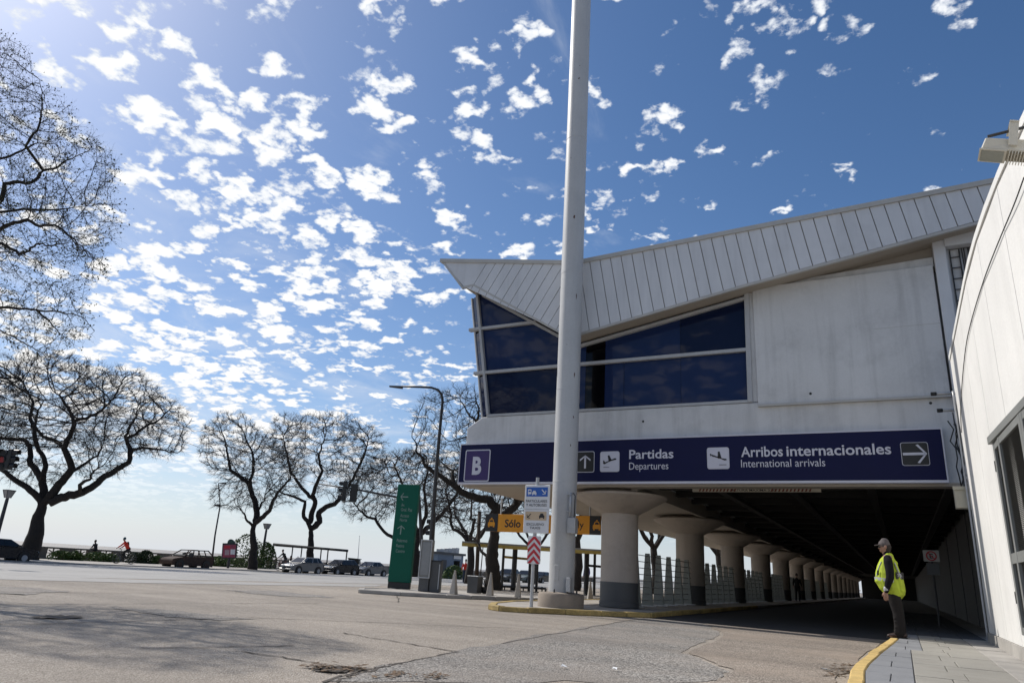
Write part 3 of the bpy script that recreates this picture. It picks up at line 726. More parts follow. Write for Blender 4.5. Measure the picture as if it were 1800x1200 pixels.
# floodlight over the wall
fl = thing('floodlight', 'beige floodlight on a short bracket at the top of the white wall', 'floodlight', tuple(wp(1795, 250, .1)))
m_fl = M('floodlight_beige', (.55, .52, .44), .5, .06, 4)
def floodlight():
    c = np.array(wp(1764, 274, .55)); ex = np.array([1., .0, 0]); ey = np.array([0, 1., 0]); ez = np.array([0, 0, 1.])
    a = math.radians(-20); ca, sa = math.cos(a), math.sin(a)
    L_ = lambda x, y, z: c+np.array([x*ca-z*sa, y, x*sa+z*ca])
    h = [L_(-.20, -.11, .0), L_(.24, -.11, .0), L_(.24, .11, .0), L_(-.20, .11, .0)]
    t = [L_(-.19, -.10, .13), L_(.22, -.05, .17), L_(.22, .05, .17), L_(-.19, .10, .13)]
    MB().hexa(h, t).build('housing', m_fl, fl, bevel=.01)
    MB().hexa([L_(-.21, -.12, -.015), L_(.02, -.12, -.015), L_(.02, .12, -.015), L_(-.21, .12, -.015)], [L_(-.21, -.12, -.002), L_(.02, -.12, -.002), L_(.02, .12, -.002), L_(-.21, .12, -.002)]).build('lens_frame', m_fl, fl)
    MB().hexa([L_(-.19, -.10, -.02), L_(.0, -.10, -.02), L_(.0, .10, -.02), L_(-.19, .10, -.02)], [L_(-.19, -.10, -.016), L_(.0, -.10, -.016), L_(.0, .10, -.016), L_(-.19, .10, -.016)]).build('lens', M('floodlight_glass', (.28, .29, .26), .15), fl)
    for k in range(8):
        x = .04+k*.024
        MB().hexa([L_(x, -.11, -.03), L_(x+.008, -.11, -.03), L_(x+.008, .11, -.03), L_(x, .11, -.03)], [L_(x, -.11, -.001), L_(x+.008, -.11, -.001), L_(x+.008, .11, -.001), L_(x, .11, -.001)]).build('cooling_fin', m_fl, fl)
    MB().hexa([L_(.02, -.13, .05), L_(.09, -.13, .05), L_(.09, -.115, .05), L_(.02, -.115, .05)], [L_(-.03, -.13, .30), L_(.05, -.13, .30), L_(.05, -.115, .30), L_(-.03, -.115, .30)]).build('yoke', m_fl, fl)
    MB().hexa([L_(-.03, -.14, .30), L_(.05, -.14, .30), L_(.05, .14, .30), L_(-.03, .14, .30)], [L_(-.03, -.14, .315), L_(.05, -.14, .315), L_(.05, .14, .315), L_(-.03, .14, .315)]).build('yoke', m_fl, fl)
    s = L_(-.18, 0, .20); e = np.array([wx(s[1])+.05, s[1], s[2]+.05])
    MB().tube([s, e], .018, 4).build('bracket_arm', m_dkmet, fl)
    MB().tube([e+[-.1, 0, .02], e+[-.14, 0, -.15], e+[-.02, 0, -.3]], .008, 5).build('lead', m_blk, fl)
floodlight()

# ------------------------------------------------------------------ navy terminal sign
SY = 18.93
U, V = (1, 0, 0), (0, 0, 1)
sp = lambda x, y: ony(x, y, SY)
s0 = sp(808, 848); s1 = sp(1663, 838)
sx0, sx1, sz0, sz1 = -12.06, 1.14, 3.48, 4.66
sign = thing('terminal_sign', 'long navy direction sign across the terminal front with white arrows and lettering', 'sign', (-5.4, SY, sz0))
MB().box((sx0, SY, sz0), (sx1, SY+.14, sz1)).build('board', m_navy, sign, bevel=.008)
for a in (((sx0-.03, SY-.008, sz1), (sx1+.03, SY+.15, sz1+.035)), ((sx0-.03, SY-.008, sz0-.06), (sx1+.03, SY+.15, sz0)), ((sx0-.03, SY-.008, sz0+.001), (sx0-.001, SY+.15, sz1-.001)), ((sx1+.001, SY-.008, sz0+.001), (sx1+.03, SY+.15, sz1-.001))):
    MB().box(*a).build('sign_frame', m_let, sign)
O = (0, SY, 0)
def sbox(x0, y0, x1, y1, border, fill, t=.035, r=.06):
    a = sp(x0, (y0+y1)/2); b_ = sp(x1, (y0+y1)/2); c = sp((x0+x1)/2, y1); d = sp((x0+x1)/2, y0)
    f = flat('pictogram', rrect(a[0], c[2], b_[0], d[2], r), O, U, V, border, sign, .003)
    flat('pictogram_field', rrect(a[0]+t, c[2]+t, b_[0]-t, d[2]-t, max(.01, r-t*.6)), O, U, V, fill, f, .008)
    return (a[0]+b_[0])/2, (c[2]+d[2])/2, b_[0]-a[0], d[2]-c[2], f
cx_, cz_, w_, h_, f_ = sbox(817, 790, 861, 846, m_let, m_purple, .035, .06)
text('letter', 'B', (cx_-.165, SY, cz_-.26), .33, U, V, m_let, sign, .04, height=.52, eps=.016)
cx_, cz_, w_, h_, f_ = sbox(1013, 793, 1045, 830, m_let, m_blk, .018)
for p in arrow(cx_, cz_, .38, math.pi/2, .15): flat('arrow', p, O, U, V, m_let, f_, .014)
cx_, cz_, w_, h_, f_ = sbox(1055, 793, 1089, 829, m_let, m_let, .02)
def plane(cx, cz, s, flip):
    body = [(-.48, -.10), (-.40, .10), (-.33, .05), (-.28, -.02), (.40, .14), (.46, .22), (.36, .25), (-.36, -.08), (-.42, -.16)]
    body = [(-.46, -.16), (-.46, .06), (-.40, .06), (-.34, -.06), (.0, .02), (.38, .10), (.47, .17), (.44, .23), (.34, .23), (-.34, -.02-.08)]
    wing = [(-.04, .03), (-.16, .42), (-.06, .44), (.16, .08)]
    gear = [(-.44, -.40), (-.02, -.40), (-.02, -.37), (-.44, -.37)]
    k = -1 if flip else 1
    f = lambda P: [(cx+s*(p[0] if not flip else p[0]), cz+s*(p[1]*1.0)) for p in P]
    out = []
    bodyc = [(-.46, -.14), (-.46, .08), (-.39, .08), (-.33, -.05), (.36, .11), (.47, .12), (.48, .2), (.36, .22), (-.36, -.18)]
    if flip: bodyc = [(x, -y*.9+.06) for x, y in bodyc]; bodyc[1] = (-.46, .26); bodyc[2] = (-.40, .26); bodyc[0] = (-.44, .10)
    out.append(f(bodyc)); out.append(f([(-.06, -.02), (-.14, .40), (-.03, .43), (.17, .06)] if not flip else [(-.02, -.02), (-.0, .38), (.10, .38), (.20, -.02)]))
    out.append(f(gear if not flip else [(.05, -.40), (.46, -.40), (.46, -.37), (.05, -.37)]))
    return out
for p in plane(cx_, cz_, .42, False): flat('plane_symbol', p, O, U, V, m_blk, f_, .014)
a = sp(1106, 806); b_ = sp(1184, 806)
text('lettering', 'Partidas', (a[0], SY, a[2]), b_[0]-a[0], U, V, m_let, sign, .016, height=.25)
a = sp(1106, 825); b_ = sp(1175, 825)
text('lettering', 'Departures', (a[0], SY, a[2]), b_[0]-a[0], U, V, m_let, sign, .0, height=.2)
cx_, cz_, w_, h_, f_ = sbox(1243, 786, 1282, 824, m_let, m_let, .02)
for p in plane(cx_, cz_, .46, True): flat('plane_symbol', p, O, U, V, m_blk, f_, .014)
a = sp(1303, 803); b_ = sp(1567, 797)
w_ = b_[0]-a[0]
text('lettering', 'Arribos', (a[0], SY, (a[2]+b_[2])/2), w_*.297, U, V, m_let, sign, .016, height=.26)
text('lettering', 'internacionales', (a[0]+w_*.322, SY, (a[2]+b_[2])/2), w_*.678, U, V, m_let, sign, .016, height=.26)
a = sp(1303, 821); b_ = sp(1451, 819)
text('lettering', 'International arrivals', (a[0], SY, (a[2]+b_[2])/2), b_[0]-a[0], U, V, m_let, sign, .0, height=.2)
cx_, cz_, w_, h_, f_ = sbox(1584, 777, 1633, 818, m_let, m_blk, .012, .05)
for p in arrow(cx_, cz_, .5, 0, .12): flat('arrow', p, O, U, V, m_let, f_, .014)

# height limit bar under the slab
hb = thing('height_bar', 'pale height limit bar with red hatching hung below the ceiling edge', 'sign', (-3, 20.2, 3.4))
h0 = ony(1217, 861, 20.1); h1 = ony(1443, 858, 20.1)
MB().box((h0[0], 20.1, h0[2]-.045), (h1[0], 20.16, h0[2]+.045)).build('bar', M('bar_cream', (.50, .46, .38), .6), hb, bevel=.006)
for k in range(2):
    xa = h0[0]+.18 if k == 0 else h1[0]-1.25
    for i in range(11):
        x = xa+i*.095
        flat('hatch_mark', [(x, -.035), (x+.045, -.035), (x+.075, .035), (x+.03, .035)], (0, 20.1, h0[2]), U, V, M('hatch_red', (.16, .03, .02), .6), hb)
text('lettering', 'ALTURA MAXIMA 3,60', ((h0[0]+h1[0])/2-.6, 20.1, h0[2]-.03), 1.15, U, V, m_blk, hb, .01, height=.06)
for x in (h0[0]+.3, h1[0]-.3): MB().tube([(x, 20.13, h0[2]+.04), (x, 20.13, 3.79)], .012, 5).build('hanger', m_galv, hb)

# ------------------------------------------------------------------ tall mast
PX, PY_ = -7.92, 17.85
mast = thing('lighting_mast', 'tall thick white steel mast on a round concrete base before the terminal', 'mast', (PX, PY_, .1))
MB().lathe([(.335, .45), (.33, 8), (.325, 16), (.32, 27)], (PX, PY_, 0), 48).build('shaft', m_pole, mast, smooth='auto')
MB().lathe([(.60, .1), (.605, .40), (.57, .45), (.36, .48)], (PX, PY_, 0), 40).build('base', M('mast_base', (.27, .225, .18), .85, .16, 2, .4, 30, dirt=.3), mast, smooth='auto')
MB().box((PX+.30, PY_-.40, .5), (PX+.42, PY_-.25, .85)).build('junction_box', m_galv, mast, bevel=.01)
MB().box((PX+.28, PY_-.38, 1.95), (PX+.50, PY_-.18, 2.35)).build('junction_box', m_galv, mast, bevel=.01)
MB().tube([(PX+.32, PY_-.30, 2.36), (PX+.32, PY_-.30, 3.0)], .035, 8).build('conduit', m_galv, mast, smooth=True)
for z in (2.5, 2.95): MB().box((PX+.24, PY_-.34, z), (PX+.36, PY_-.26, z+.03)).build('clamp', m_galv, mast)
MB().tube([(PX+.4, PY_-.36, 3.0), (PX+.47, PY_-.36, 2.92), (PX+.46, PY_-.36, 2.36)], .014, 6).build('cable', m_blk, mast, smooth=True)
for z in (3.3, 5.9, 9.5, 14.2):
    MB().lathe([(.3345-.0006*z, z), (.3395-.0006*z, z+.005), (.3395-.0006*z, z+.02), (.3345-.0006*z, z+.025)], (PX, PY_, 0), 48, caps=False).build('weld_seam', m_pole, mast, smooth='auto')
def mark(ang, z, w, h, mat, seed):
    r = random.Random(seed); pts = []
    for k in range(7):
        a = 2*math.pi*k/7; q = r.uniform(.35, 1.1)
        th = math.radians(ang)+w*q*math.cos(a)/.33; R = .3355-.00062*z
        pts.append((PX+(R+.003)*math.cos(th), PY_+(R+.003)*math.sin(th), z+h*q*math.sin(a)))
    MB().add(pts, [tuple(range(7))]).build('rust_spot', m_rust, mast)
MB().box((PX-.07, PY_-.345, .75), (PX+.07, PY_-.30, 1.15)).build('access_hatch', m_pole, mast, bevel=.01)
for k in range(8):
    a_ = 2*math.pi*k/8; MB().lathe([(.022, .46), (.022, .53), (.012, .55)], (PX+.44*math.cos(a_), PY_+.44*math.sin(a_), 0), 6).build('anchor_bolt', m_dkmet, mast)
m_rust = M('paint_chip', (.09, .045, .035), .8, .3, 20)
for a, z, w, h, sd in ((-65, 11.3, .05, .07, 1), (-66, 16.4, .03, .04, 2), (-62, 16.9, .02, .03, 3), (-35, 5.1, .03, .06, 4), (-36, 6.3, .02, .09, 5), (-40, 8.7, .02, .12, 6), (-80, 7.2, .02, .02, 7), (-95, 13.4, .02, .03, 8), (-45, 4.3, .02, .05, 9)):
    mark(a, z, w, h, m_rust, sd)

# ------------------------------------------------------------------ lane signs on a post
def lane_sign():
    Y = 16.75; p0 = onz(935, 1062, .12); X0 = ony(935, 1050, Y)[0]
    t = thing('lane_sign', 'white lane sign for cars, buses and taxis above a red chevron board on a post', 'sign', (X0, Y, .12))
    O2 = (0, Y-.03, 0)
    MB().tube([(X0-.02, Y+.02, .1), (X0, Y+.02, 3.3)], .045, 10).build('post', m_galv, t, smooth='auto')
    a = ony(920, 936, Y); b_ = ony(968, 852, Y); x0, x1, z0, z1 = a[0], b_[0], a[2], b_[2]
    MB().box((x0, Y-.03, z0), (x1, Y, z1)).build('board', m_signw, t, bevel=.012)
    zm = (z0+z1)/2-.02; w = x1-x0
    flat('dividing_line', [(x0+.02, zm), (x1-.02, zm), (x1-.02, zm+.012), (x0+.02, zm+.012)], O2, U, V, m_galv, t)
    bl = flat('blue_field', rrect(x0+.05, z1-.30, x1-.06, z1-.06, .01), O2, U, V, m_blue, t)
    for p in arrow(x1-.17, z1-.18, .16, -math.pi/4, .16): flat('arrow', p, O2, U, V, m_signw, bl, .010)
    bx, bz = x0+.15, z1-.19
    for P in (rrect(bx-.055, bz-.05, bx+.045, bz+.075, .02), [(bx-.04, bz-.07), (bx-.02, bz-.07), (bx-.02, bz-.05), (bx-.04, bz-.05)]): flat('bus_symbol', P, O2, U, V, m_signw, bl, .010)
    flat('bus_window', rrect(bx-.035, bz+.005, bx+.03, bz+.045, .008), O2, U, V, m_blue, bl, .015)
    def car2(cx, cz, s, mat, par):
        flat('car_symbol', [(cx-.5*s, cz-.25*s), (cx+.5*s, cz-.25*s), (cx+.5*s, cz+.1*s), (cx+.36*s, cz+.16*s), (cx+.24*s, cz+.45*s), (cx-.24*s, cz+.45*s), (cx-.36*s, cz+.16*s), (cx-.5*s, cz+.1*s)], O2, U, V, mat, par, .010)
        for q in (-.36, .36): flat('car_symbol', [(cx+(q-.1)*s, cz-.42*s), (cx+(q+.1)*s, cz-.42*s), (cx+(q+.1)*s, cz-.25*s), (cx+(q-.1)*s, cz-.25*s)], O2, U, V, mat, par, .010)
    car2(bx+.13, bz-.02, .13, m_signw, bl)
    text('lettering', 'PARTICULARES', (x0+.045, Y-.03, z1-.45), w-.11, U, V, m_blk, t, .005, height=.068)
    text('lettering', 'Y AUTOBUSES', (x0+.055, Y-.03, z1-.55), w-.13, U, V, m_blk, t, .005, height=.068)
    tn = flat('tan_field', rrect(x0+.05, zm-.27, x1-.07, zm-.05, .01), O2, U, V, m_tan, t)
    for p in arrow(x0+.16, zm-.16, .15, -3*math.pi/4, .14): flat('arrow', p, O2, U, V, m_blk, tn, .010)
    car2(x1-.2, zm-.165, .15, m_blk, tn)
    text('lettering', 'EXCLUSIVO', (x0+.1, Y-.03, zm-.40), w-.23, U, V, m_blk, t, .005, height=.06)
    text('lettering', 'TAXIS', (x0+.19, Y-.03, zm-.49), w-.42, U, V, m_blk, t, .005, height=.06)
    a = ony(927, 990, Y); b_ = ony(950, 942, Y); x0, x1, z0, z1 = a[0], b_[0]+.03, a[2], b_[2]
    cb_ = MB().prism([(p[0], Y-.03, p[1]) for p in rrect(x0, z0, x1, z1, .03)], (0, .02, 0)).build('chevron_board', m_signw, t)
    xm = (x0+x1)/2; hw = (x1-x0)/2; n = 4; st = (z1-z0)/n
    for k in range(n):
        zb = z0+st*k-.04
        P = [(x0+.005, zb-.04), (xm, zb+.14), (x1-.005, zb-.04), (x1-.005, zb+.05), (xm, zb+.23), (x0+.005, zb+.05)]
        for half in ([P[0], P[1], P[4], P[5]], [P[1], P[2], P[3], P[4]]):
            q = clip(clip(half, np.array((0, z0+.01)), np.array((0, 1.))), np.array((0, z1-.01)), np.array((0, -1.)))
            if len(q) > 2: flat('red_chevron', q, O2, U, V, m_red, cb_)
lane_sign()

# ------------------------------------------------------------------ orange taxi sign hung under the slab
def taxi_sign():
    Y = 22.6; a = ony(852, 935, Y); b_ = ony(1056, 905, Y); x0, x1 = a[0], b_[0]; z0 = ony(880, 934, Y)[2]; z1 = ony(880, 903, Y)[2]
    t = thing('taxi_sign', 'orange and black taxi only sign hung behind the mast and lane sign', 'sign', ((x0+x1)/2, Y, z0))
    MB().box((x0, Y, z0), (x1, Y+.08, z1)).build('board', m_orange, t, bevel=.01)
    w = .52; O2 = (0, Y, 0)
    for xa in (x0, x1-w*.75):
        k = flat('black_field', [(xa, z0), (xa+w, z0), (xa+w, z1), (xa, z1)] if xa == x0 else [(xa, z0), (x1, z0), (x1, z1), (xa, z1)], O2, U, V, m_blk, t)
        cx, cz, s = xa+w/2, (z0+z1)/2-.02, .28
        for P in ([(cx-.5*s, cz-.35*s), (cx+.5*s, cz-.35*s), (cx+.5*s, cz+.08*s), (cx+.38*s, cz+.14*s), (cx+.26*s, cz+.5*s), (cx-.26*s, cz+.5*s), (cx-.38*s, cz+.14*s), (cx-.5*s, cz+.08*s)],
                  [(cx-.1*s, cz+.53*s), (cx+.1*s, cz+.53*s), (cx+.1*s, cz+.68*s), (cx-.1*s, cz+.68*s)], [(cx-.45*s, cz-.5*s), (cx-.25*s, cz-.5*s), (cx-.25*s, cz-.36*s), (cx-.45*s, cz-.36*s)], [(cx+.25*s, cz-.5*s), (cx+.45*s, cz-.5*s), (cx+.45*s, cz-.36*s), (cx+.25*s, cz-.36*s)]):
            flat('taxi_symbol', P, O2, U, V, m_orange, k, .010)
        flat('taxi_window', [(cx-.26*s, cz+.16*s), (cx+.26*s, cz+.16*s), (cx+.19*s, cz+.4*s), (cx-.19*s, cz+.4*s)], O2, U, V, m_blk, k, .016)
    p = ony(887, 927, Y); q = ony(915, 924, Y)
    text('lettering', 'Sólo', (p[0], Y, z0+.17), q[0]-p[0], U, V, m_blk, t, .02, height=.26)
    p = ony(1006, 930, Y); q = ony(1027, 930, Y)
    text('lettering', 'only', (q[0]-.62, Y, z0+.2), .6, U, V, m_blk, t, 0, height=.24)
    for x in (x0+.6, x1-.4): MB().tube([(x, Y+.04, z1), (x, Y+.04, 3.4)], .03, 6).build('hanger', m_galv, t)
taxi_sign()

# ------------------------------------------------------------------ green direction totem and its neighbours
def facing(px, Y=None):   # unit vector in plan facing the camera from a point
    pass
def totem():
    b0 = onz(700, 1034, .11); dist = b0 @ FH
    c = np.array([b0[0]-.10, b0[1]+.12, 0])
    a = math.radians(14)
    u = np.array([math.cos(a), math.sin(a), 0]); n = np.array([math.sin(a), -math.cos(a), 0])    # n towards camera
    t = thing('direction_totem', 'tall green direction totem with pale arrows and place names', 'sign', tuple(c+[0, 0, .1]))
    w, d, H = .84, .17, 3.72
    def P(x, y, z): return c+u*x-n*y+np.array([0, 0, z])
    def bx(name, x0, x1, y0, y1, z0, z1, m, bev=.01): MB().hexa([P(x0, y0, z0), P(x1, y0, z0), P(x1, y1, z0), P(x0, y1, z0)], [P(x0, y0, z1), P(x1, y0, z1), P(x1, y1, z1), P(x0, y1, z1)]).build(name, m, t, bevel=bev)
    bx('plinth', -w/2+.01, w/2-.01, .01, d-.01, .1, .32, m_blk)
    bx('panel', -w/2, w/2, 0, d, .321, H, m_green)
    m_gl = M('totem_letter', (.22, .30, .27), .6, .05, 3, fine=0)
    O2 = P(0, 0, 0)
    for p in arrow(-.12, 3.27, .3, math.pi, .13): flat('arrow', p, O2, u, V, m_gl, t)
    for p in arrow(-.12, 2.1, .32, math.pi/2, .13): flat('arrow', p, O2, u, V, m_gl, t)
    for s, z, wd in (('Av.', 2.93, .13), ('Gral. Paz', 2.76, .44), ('Acceso', 2.55, .34), ('Norte', 2.40, .28), ('Palermo', 1.68, .40), ('Retiro', 1.50, .30), ('Centro', 1.32, .34)):
        text('lettering', s, P(-.2-.03*(z < 2), 0, z), wd, u, V, m_gl, t, .004, height=.11)
totem()
def cabinet():
    b0 = onz(733, 1038, .11); c = np.array([b0[0]+.05, b0[1]+.25, 0]); a = math.radians(20)
    u = np.array([math.cos(a), math.sin(a), 0]); n = np.array([math.sin(a), -math.cos(a), 0])
    def P(x, y, z): return c+u*x-n*y+np.array([0, 0, z])
    t = thing('display_cabinet', 'grey upright display cabinet with glazed front beside the green totem', 'cabinet', tuple(c+[0, 0, .1]))
    def bx(name, x0, x1, y0, y1, z0, z1, m, bev=.01): MB().hexa([P(x0, y0, z0), P(x1, y0, z0), P(x1, y1, z0), P(x0, y1, z0)], [P(x0, y0, z1), P(x1, y0, z1), P(x1, y1, z1), P(x0, y1, z1)]).build(name, m, t, bevel=bev)
    bx('foot', -.17, .17, .02, .3, .1, .52, m_colb)
    bx('case', -.2, .2, .0, .32, .521, 1.78, M('cabinet_grey', (.20, .20, .19), .5))
    bx('glazing', -.15, .15, -.012, -.002, .62, 1.7, M('cabinet_glass', (.22, .23, .24), .15))
    for q in (-.2, .165): bx('case_edge', q, q+.035, -.03, -.001, .521, 1.78, m_galv, .004)
    for q in (.521, 1.745): bx('case_edge', -.164, .164, -.03, -.001, q, q+.035, m_galv, .004)
cabinet()
def dark_box():
    b0 = onz(752, 1039, .11); c = np.array([b0[0]+.1, b0[1]+.2, 0]); a = math.radians(20)
    u = np.array([math.cos(a), math.sin(a), 0]); n = np.array([math.sin(a), -math.cos(a), 0])
    def P(x, y, z): return c+u*x-n*y+np.array([0, 0, z])
    t = thing('control_cabinet', 'dark slim control cabinet at the foot of the curved lamp post', 'cabinet', tuple(c+[0, 0, .1]))
    MB().hexa([P(-.18, 0, .1), P(.18, 0, .1), P(.18, .3, .1), P(-.18, .3, .1)], [P(-.18, 0, 1.08), P(.18, 0, 1.08), P(.18, .3, 1.08), P(-.18, .3, 1.08)]).build('body', m_colb, t, bevel=.012)
    MB().hexa([P(-.2, -.02, 1.081), P(.2, -.02, 1.081), P(.2, .32, 1.081), P(-.2, .32, 1.081)], [P(-.2, -.02, 1.12), P(.2, -.02, 1.12), P(.2, .32, 1.12), P(-.2, .32, 1.12)]).build('lid', m_dkmet, t, bevel=.008)
    MB().hexa([P(.12, -.012, .2), P(.15, -.012, .2), P(.15, -.001, .2), P(.12, -.001, .2)], [P(.12, -.012, 1.0), P(.15, -.012, 1.0), P(.15, -.001, 1.0), P(.12, -.001, 1.0)]).build('edge_strip', m_galv, t)
    # curved lamp post standing behind it
    d0 = c@FH+.35
    l = thing('street_lamp', 'dark curved street lamp arching over the avenue beside the totem', 'street lamp', tuple(ond(752, 1036, d0)))
    pts = [ond(x, y, d0) for x, y in ((752, 1036), (757, 960), (763, 880), (770, 790), (776, 725), (778, 705), (776, 693), (770, 685), (758, 681), (740, 680), (706, 679))]
    MB().tube(pts, [.085, .08, .075, .065, .055, .05, .048, .046, .044, .04, .035], 10).build('post', m_dkmet, l, smooth=True)
    q = [ond(x, y, d0) for x, y in ((708, 680), (684, 679))]
    q0, q1 = q; s = FH*.10
    MB().hexa([q0-s+[0, 0, -.06], q0+s+[0, 0, -.06], q1+s*.6+[0, 0, -.02], q1-s*.6+[0, 0, -.02]], [q0-s*.8+[0, 0, .03], q0+s*.8+[0, 0, .03], q1+s*.5+[0, 0, .03], q1-s*.5+[0, 0, .03]]).build('lamp_head', m_dkmet, l, bevel=.015)
    return d0
d_l = dark_box()

# ------------------------------------------------------------------ traffic signals
def signal_head(parent, c, u, n, h=1.0, lit=None, name='signal_head'):
    """three-lens head centred at c; n faces the traffic"""
    c = np.array(c, float); w = .17
    def P(x, y, z): return c+u*x+n*y+np.array([0, 0, z])
    hd = MB().hexa([P(-w, -.09, -h/2), P(w, -.09, -h/2), P(w, .09, -h/2), P(-w, .09, -h/2)], [P(-w, -.09, h/2), P(w, -.09, h/2), P(w, .09, h/2), P(-w, .09, h/2)]).build(name, m_blk, parent, bevel=.03, seg=2)
    for k in range(3):
        z = h/2-h/6-k*h/3
        m = M('signal_red_lit', (.5, .01, .01), .3) if lit == k else m_dkmet
        a = np.linspace(0, 2*math.pi, 17)[:-1]
        MB().prism([P(.12*math.cos(q), .091, z+.12*math.sin(q)) for q in a], n*.01).build('lens', m, hd)
        hood = MB()
        for i in range(10):
            q0 = math.pi*(-.12+1.24*i/10); q1 = math.pi*(-.12+1.24*(i+1)/10)
            hood.add([P(.14*math.cos(q0), .092, z+.14*math.sin(q0)), P(.14*math.cos(q1), .092, z+.14*math.sin(q1)), P(.14*math.cos(q1), .30, z+.14*math.sin(q1)), P(.14*math.cos(q0), .30, z+.14*math.sin(q0))], [(0, 1, 2, 3)])
        hood.build('visor', m_blk, hd)
    return hd
def signals():
    d = 36.; base = ond(744, 1030, d); base[2] = gz(base[0])
    t = thing('traffic_signal_mast', 'dark traffic signal mast with long arm and two heads behind the green totem', 'traffic light', tuple(base))
    top = ond(737, 880, d)
    MB().tube([base, ond(741, 950, d), top, ond(735, 860, d)], [.10, .09, .08, .07], 10).build('post', m_dkmet, t, smooth=True)
    MB().tube([ond(737, 880, d), ond(690, 872, d), ond(622, 859, d), ond(560, 850, d)], [.06, .055, .045, .03], 8).build('arm', m_dkmet, t, smooth=True)
    u = RH; n = -FH
    signal_head(t, ond(606, 863, d), FH*1., RH*-1., 1.0); signal_head(t, ond(622, 866, d), RH, FH, .9)
    p2 = ond(763, 930, 33.); b2 = ond(757, 1034, 33.); b2[2] = gz(b2[0])
    t2 = thing('pedestrian_signal', 'slim dark signal post with a small head just right of the curved lamp', 'traffic light', tuple(b2))
    MB().tube([b2, ond(764, 900, 33.)], .06, 8).build('post', m_dkmet, t2, smooth=True)
    signal_head(t2, ond(761, 928, 33.), FH, RH*-1., .75)
    # span wire from the arm off to the left, and the heads at the left edge
    w = [ond(560, 850, d), ond(420, 812, d+4), ond(260, 752, d+4), ond(120, 706, d+3), ond(-60, 640, d)]
    b3 = ond(-60, 1010, 30.); b3[2] = 0.
    cable('span_wire', w, .012, m_blk, 'thin black overhead wire strung across the avenue before the trees', 'wire')
    t3 = thing('traffic_signal', 'black traffic signal with red lamp at the left edge before the big tree', 'traffic light', tuple(ond(-30, 1000, 30.)*[1, 1, 0]))
    bb = ond(-32, 1000, 30.); bb[2] = gz(bb[0])
    MB().tube([bb, ond(-20, 800, 30.)], .08, 8).build('post', m_dkmet, t3, smooth=True)
    MB().tube([ond(-21, 806, 30.), ond(2, 806, 30.)], .03, 6).build('bracket', m_dkmet, t3)
    signal_head(t3, ond(4, 808, 30.), RH*.9+FH*.4, FH*-.95+RH*.3, .85, 1)
    signal_head(t3, ond(18, 807, 30.), FH, RH, .85)
signals()

# ------------------------------------------------------------------ bollards, bins, planter on the sign island
def cones():
    g = 'concrete cone bollards on the sign island'
    root = thing('cone_bollard', 'slim pale concrete cone bollard on the kerb, nearest the control cabinet', 'bollard', (0, 0, 0), g)
    MB().hexa([(-.11, -.11, 0), (.11, -.11, 0), (.11, .11, 0), (-.11, .11, 0)], [(-.03, -.03, .70), (.03, -.03, .70), (.03, .03, .70), (-.03, .03, .70)]).build('cone', m_conc, root, bevel=.015)
    MB().box((-.035, -.035, .701), (.035, .035, .73)).build('cap', m_conc, root, bevel=.01)
    spots = [(797, 1044, None), (861, 1046, 'pale concrete cone bollard on the kerb just left of the big trunk'), (910, 1049, 'pale concrete cone bollard on the kerb just left of the lane sign post'), (1037, 1052, 'concrete cone bollard standing between the mast and the nearest column')]
    for i, (x, y, l) in enumerate(spots):
        p = onz(x, y, .11)
        if i == 0: root.location = (p[0], p[1], .105)
        else: dup(root, (p[0], p[1], .105 if i < 3 else .0), .2*i, l)
cones()
def bins():
    p = onz(826, 1042, .11); t = thing('square_planter', 'large dark square planter box with a thin rim beside the small bin', 'planter', (p[0], p[1]+.3, .1))
    x, y = p[0], p[1]+.3
    MB().hexa([(x-.20, y-.18, .11), (x+.20, y-.18, .11), (x+.20, y+.18, .11), (x-.20, y+.18, .11)], [(x-.215, y-.19, .66), (x+.215, y-.19, .66), (x+.215, y+.19, .66), (x-.215, y+.19, .66)]).build('box', m_colb, t, bevel=.01)
    MB().box((x-.225, y-.2, .661), (x+.225, y+.2, .69)).build('rim', m_galv, t, bevel=.008)
    p = onz(845, 1043, .11); x, y = p[0], p[1]+.3
    t = thing('plant_pot', 'round black plant pot with a small leafless shrub beside the planter box', 'pot', (x, y, .1))
    MB().lathe([(.10, .11), (.15, .2), (.16, .33), (.14, .34), (.13, .31)], (x, y, 0), 18).build('pot', m_blk, t, smooth='auto')
    r = random.Random(9); b = MB()
    for k in range(26):
        a = r.uniform(0, 6.28); q = r.uniform(.05, .2); b.tube([(x, y, .3), (x+q*.4*math.cos(a), y+q*.4*math.sin(a), .42), (x+q*math.cos(a), y+q*math.sin(a), r.uniform(.5, .68))], [.012, .008, .004], 4)
    o = b.build('twigs', m_bark, t); o['kind'] = 'stuff'
bins()

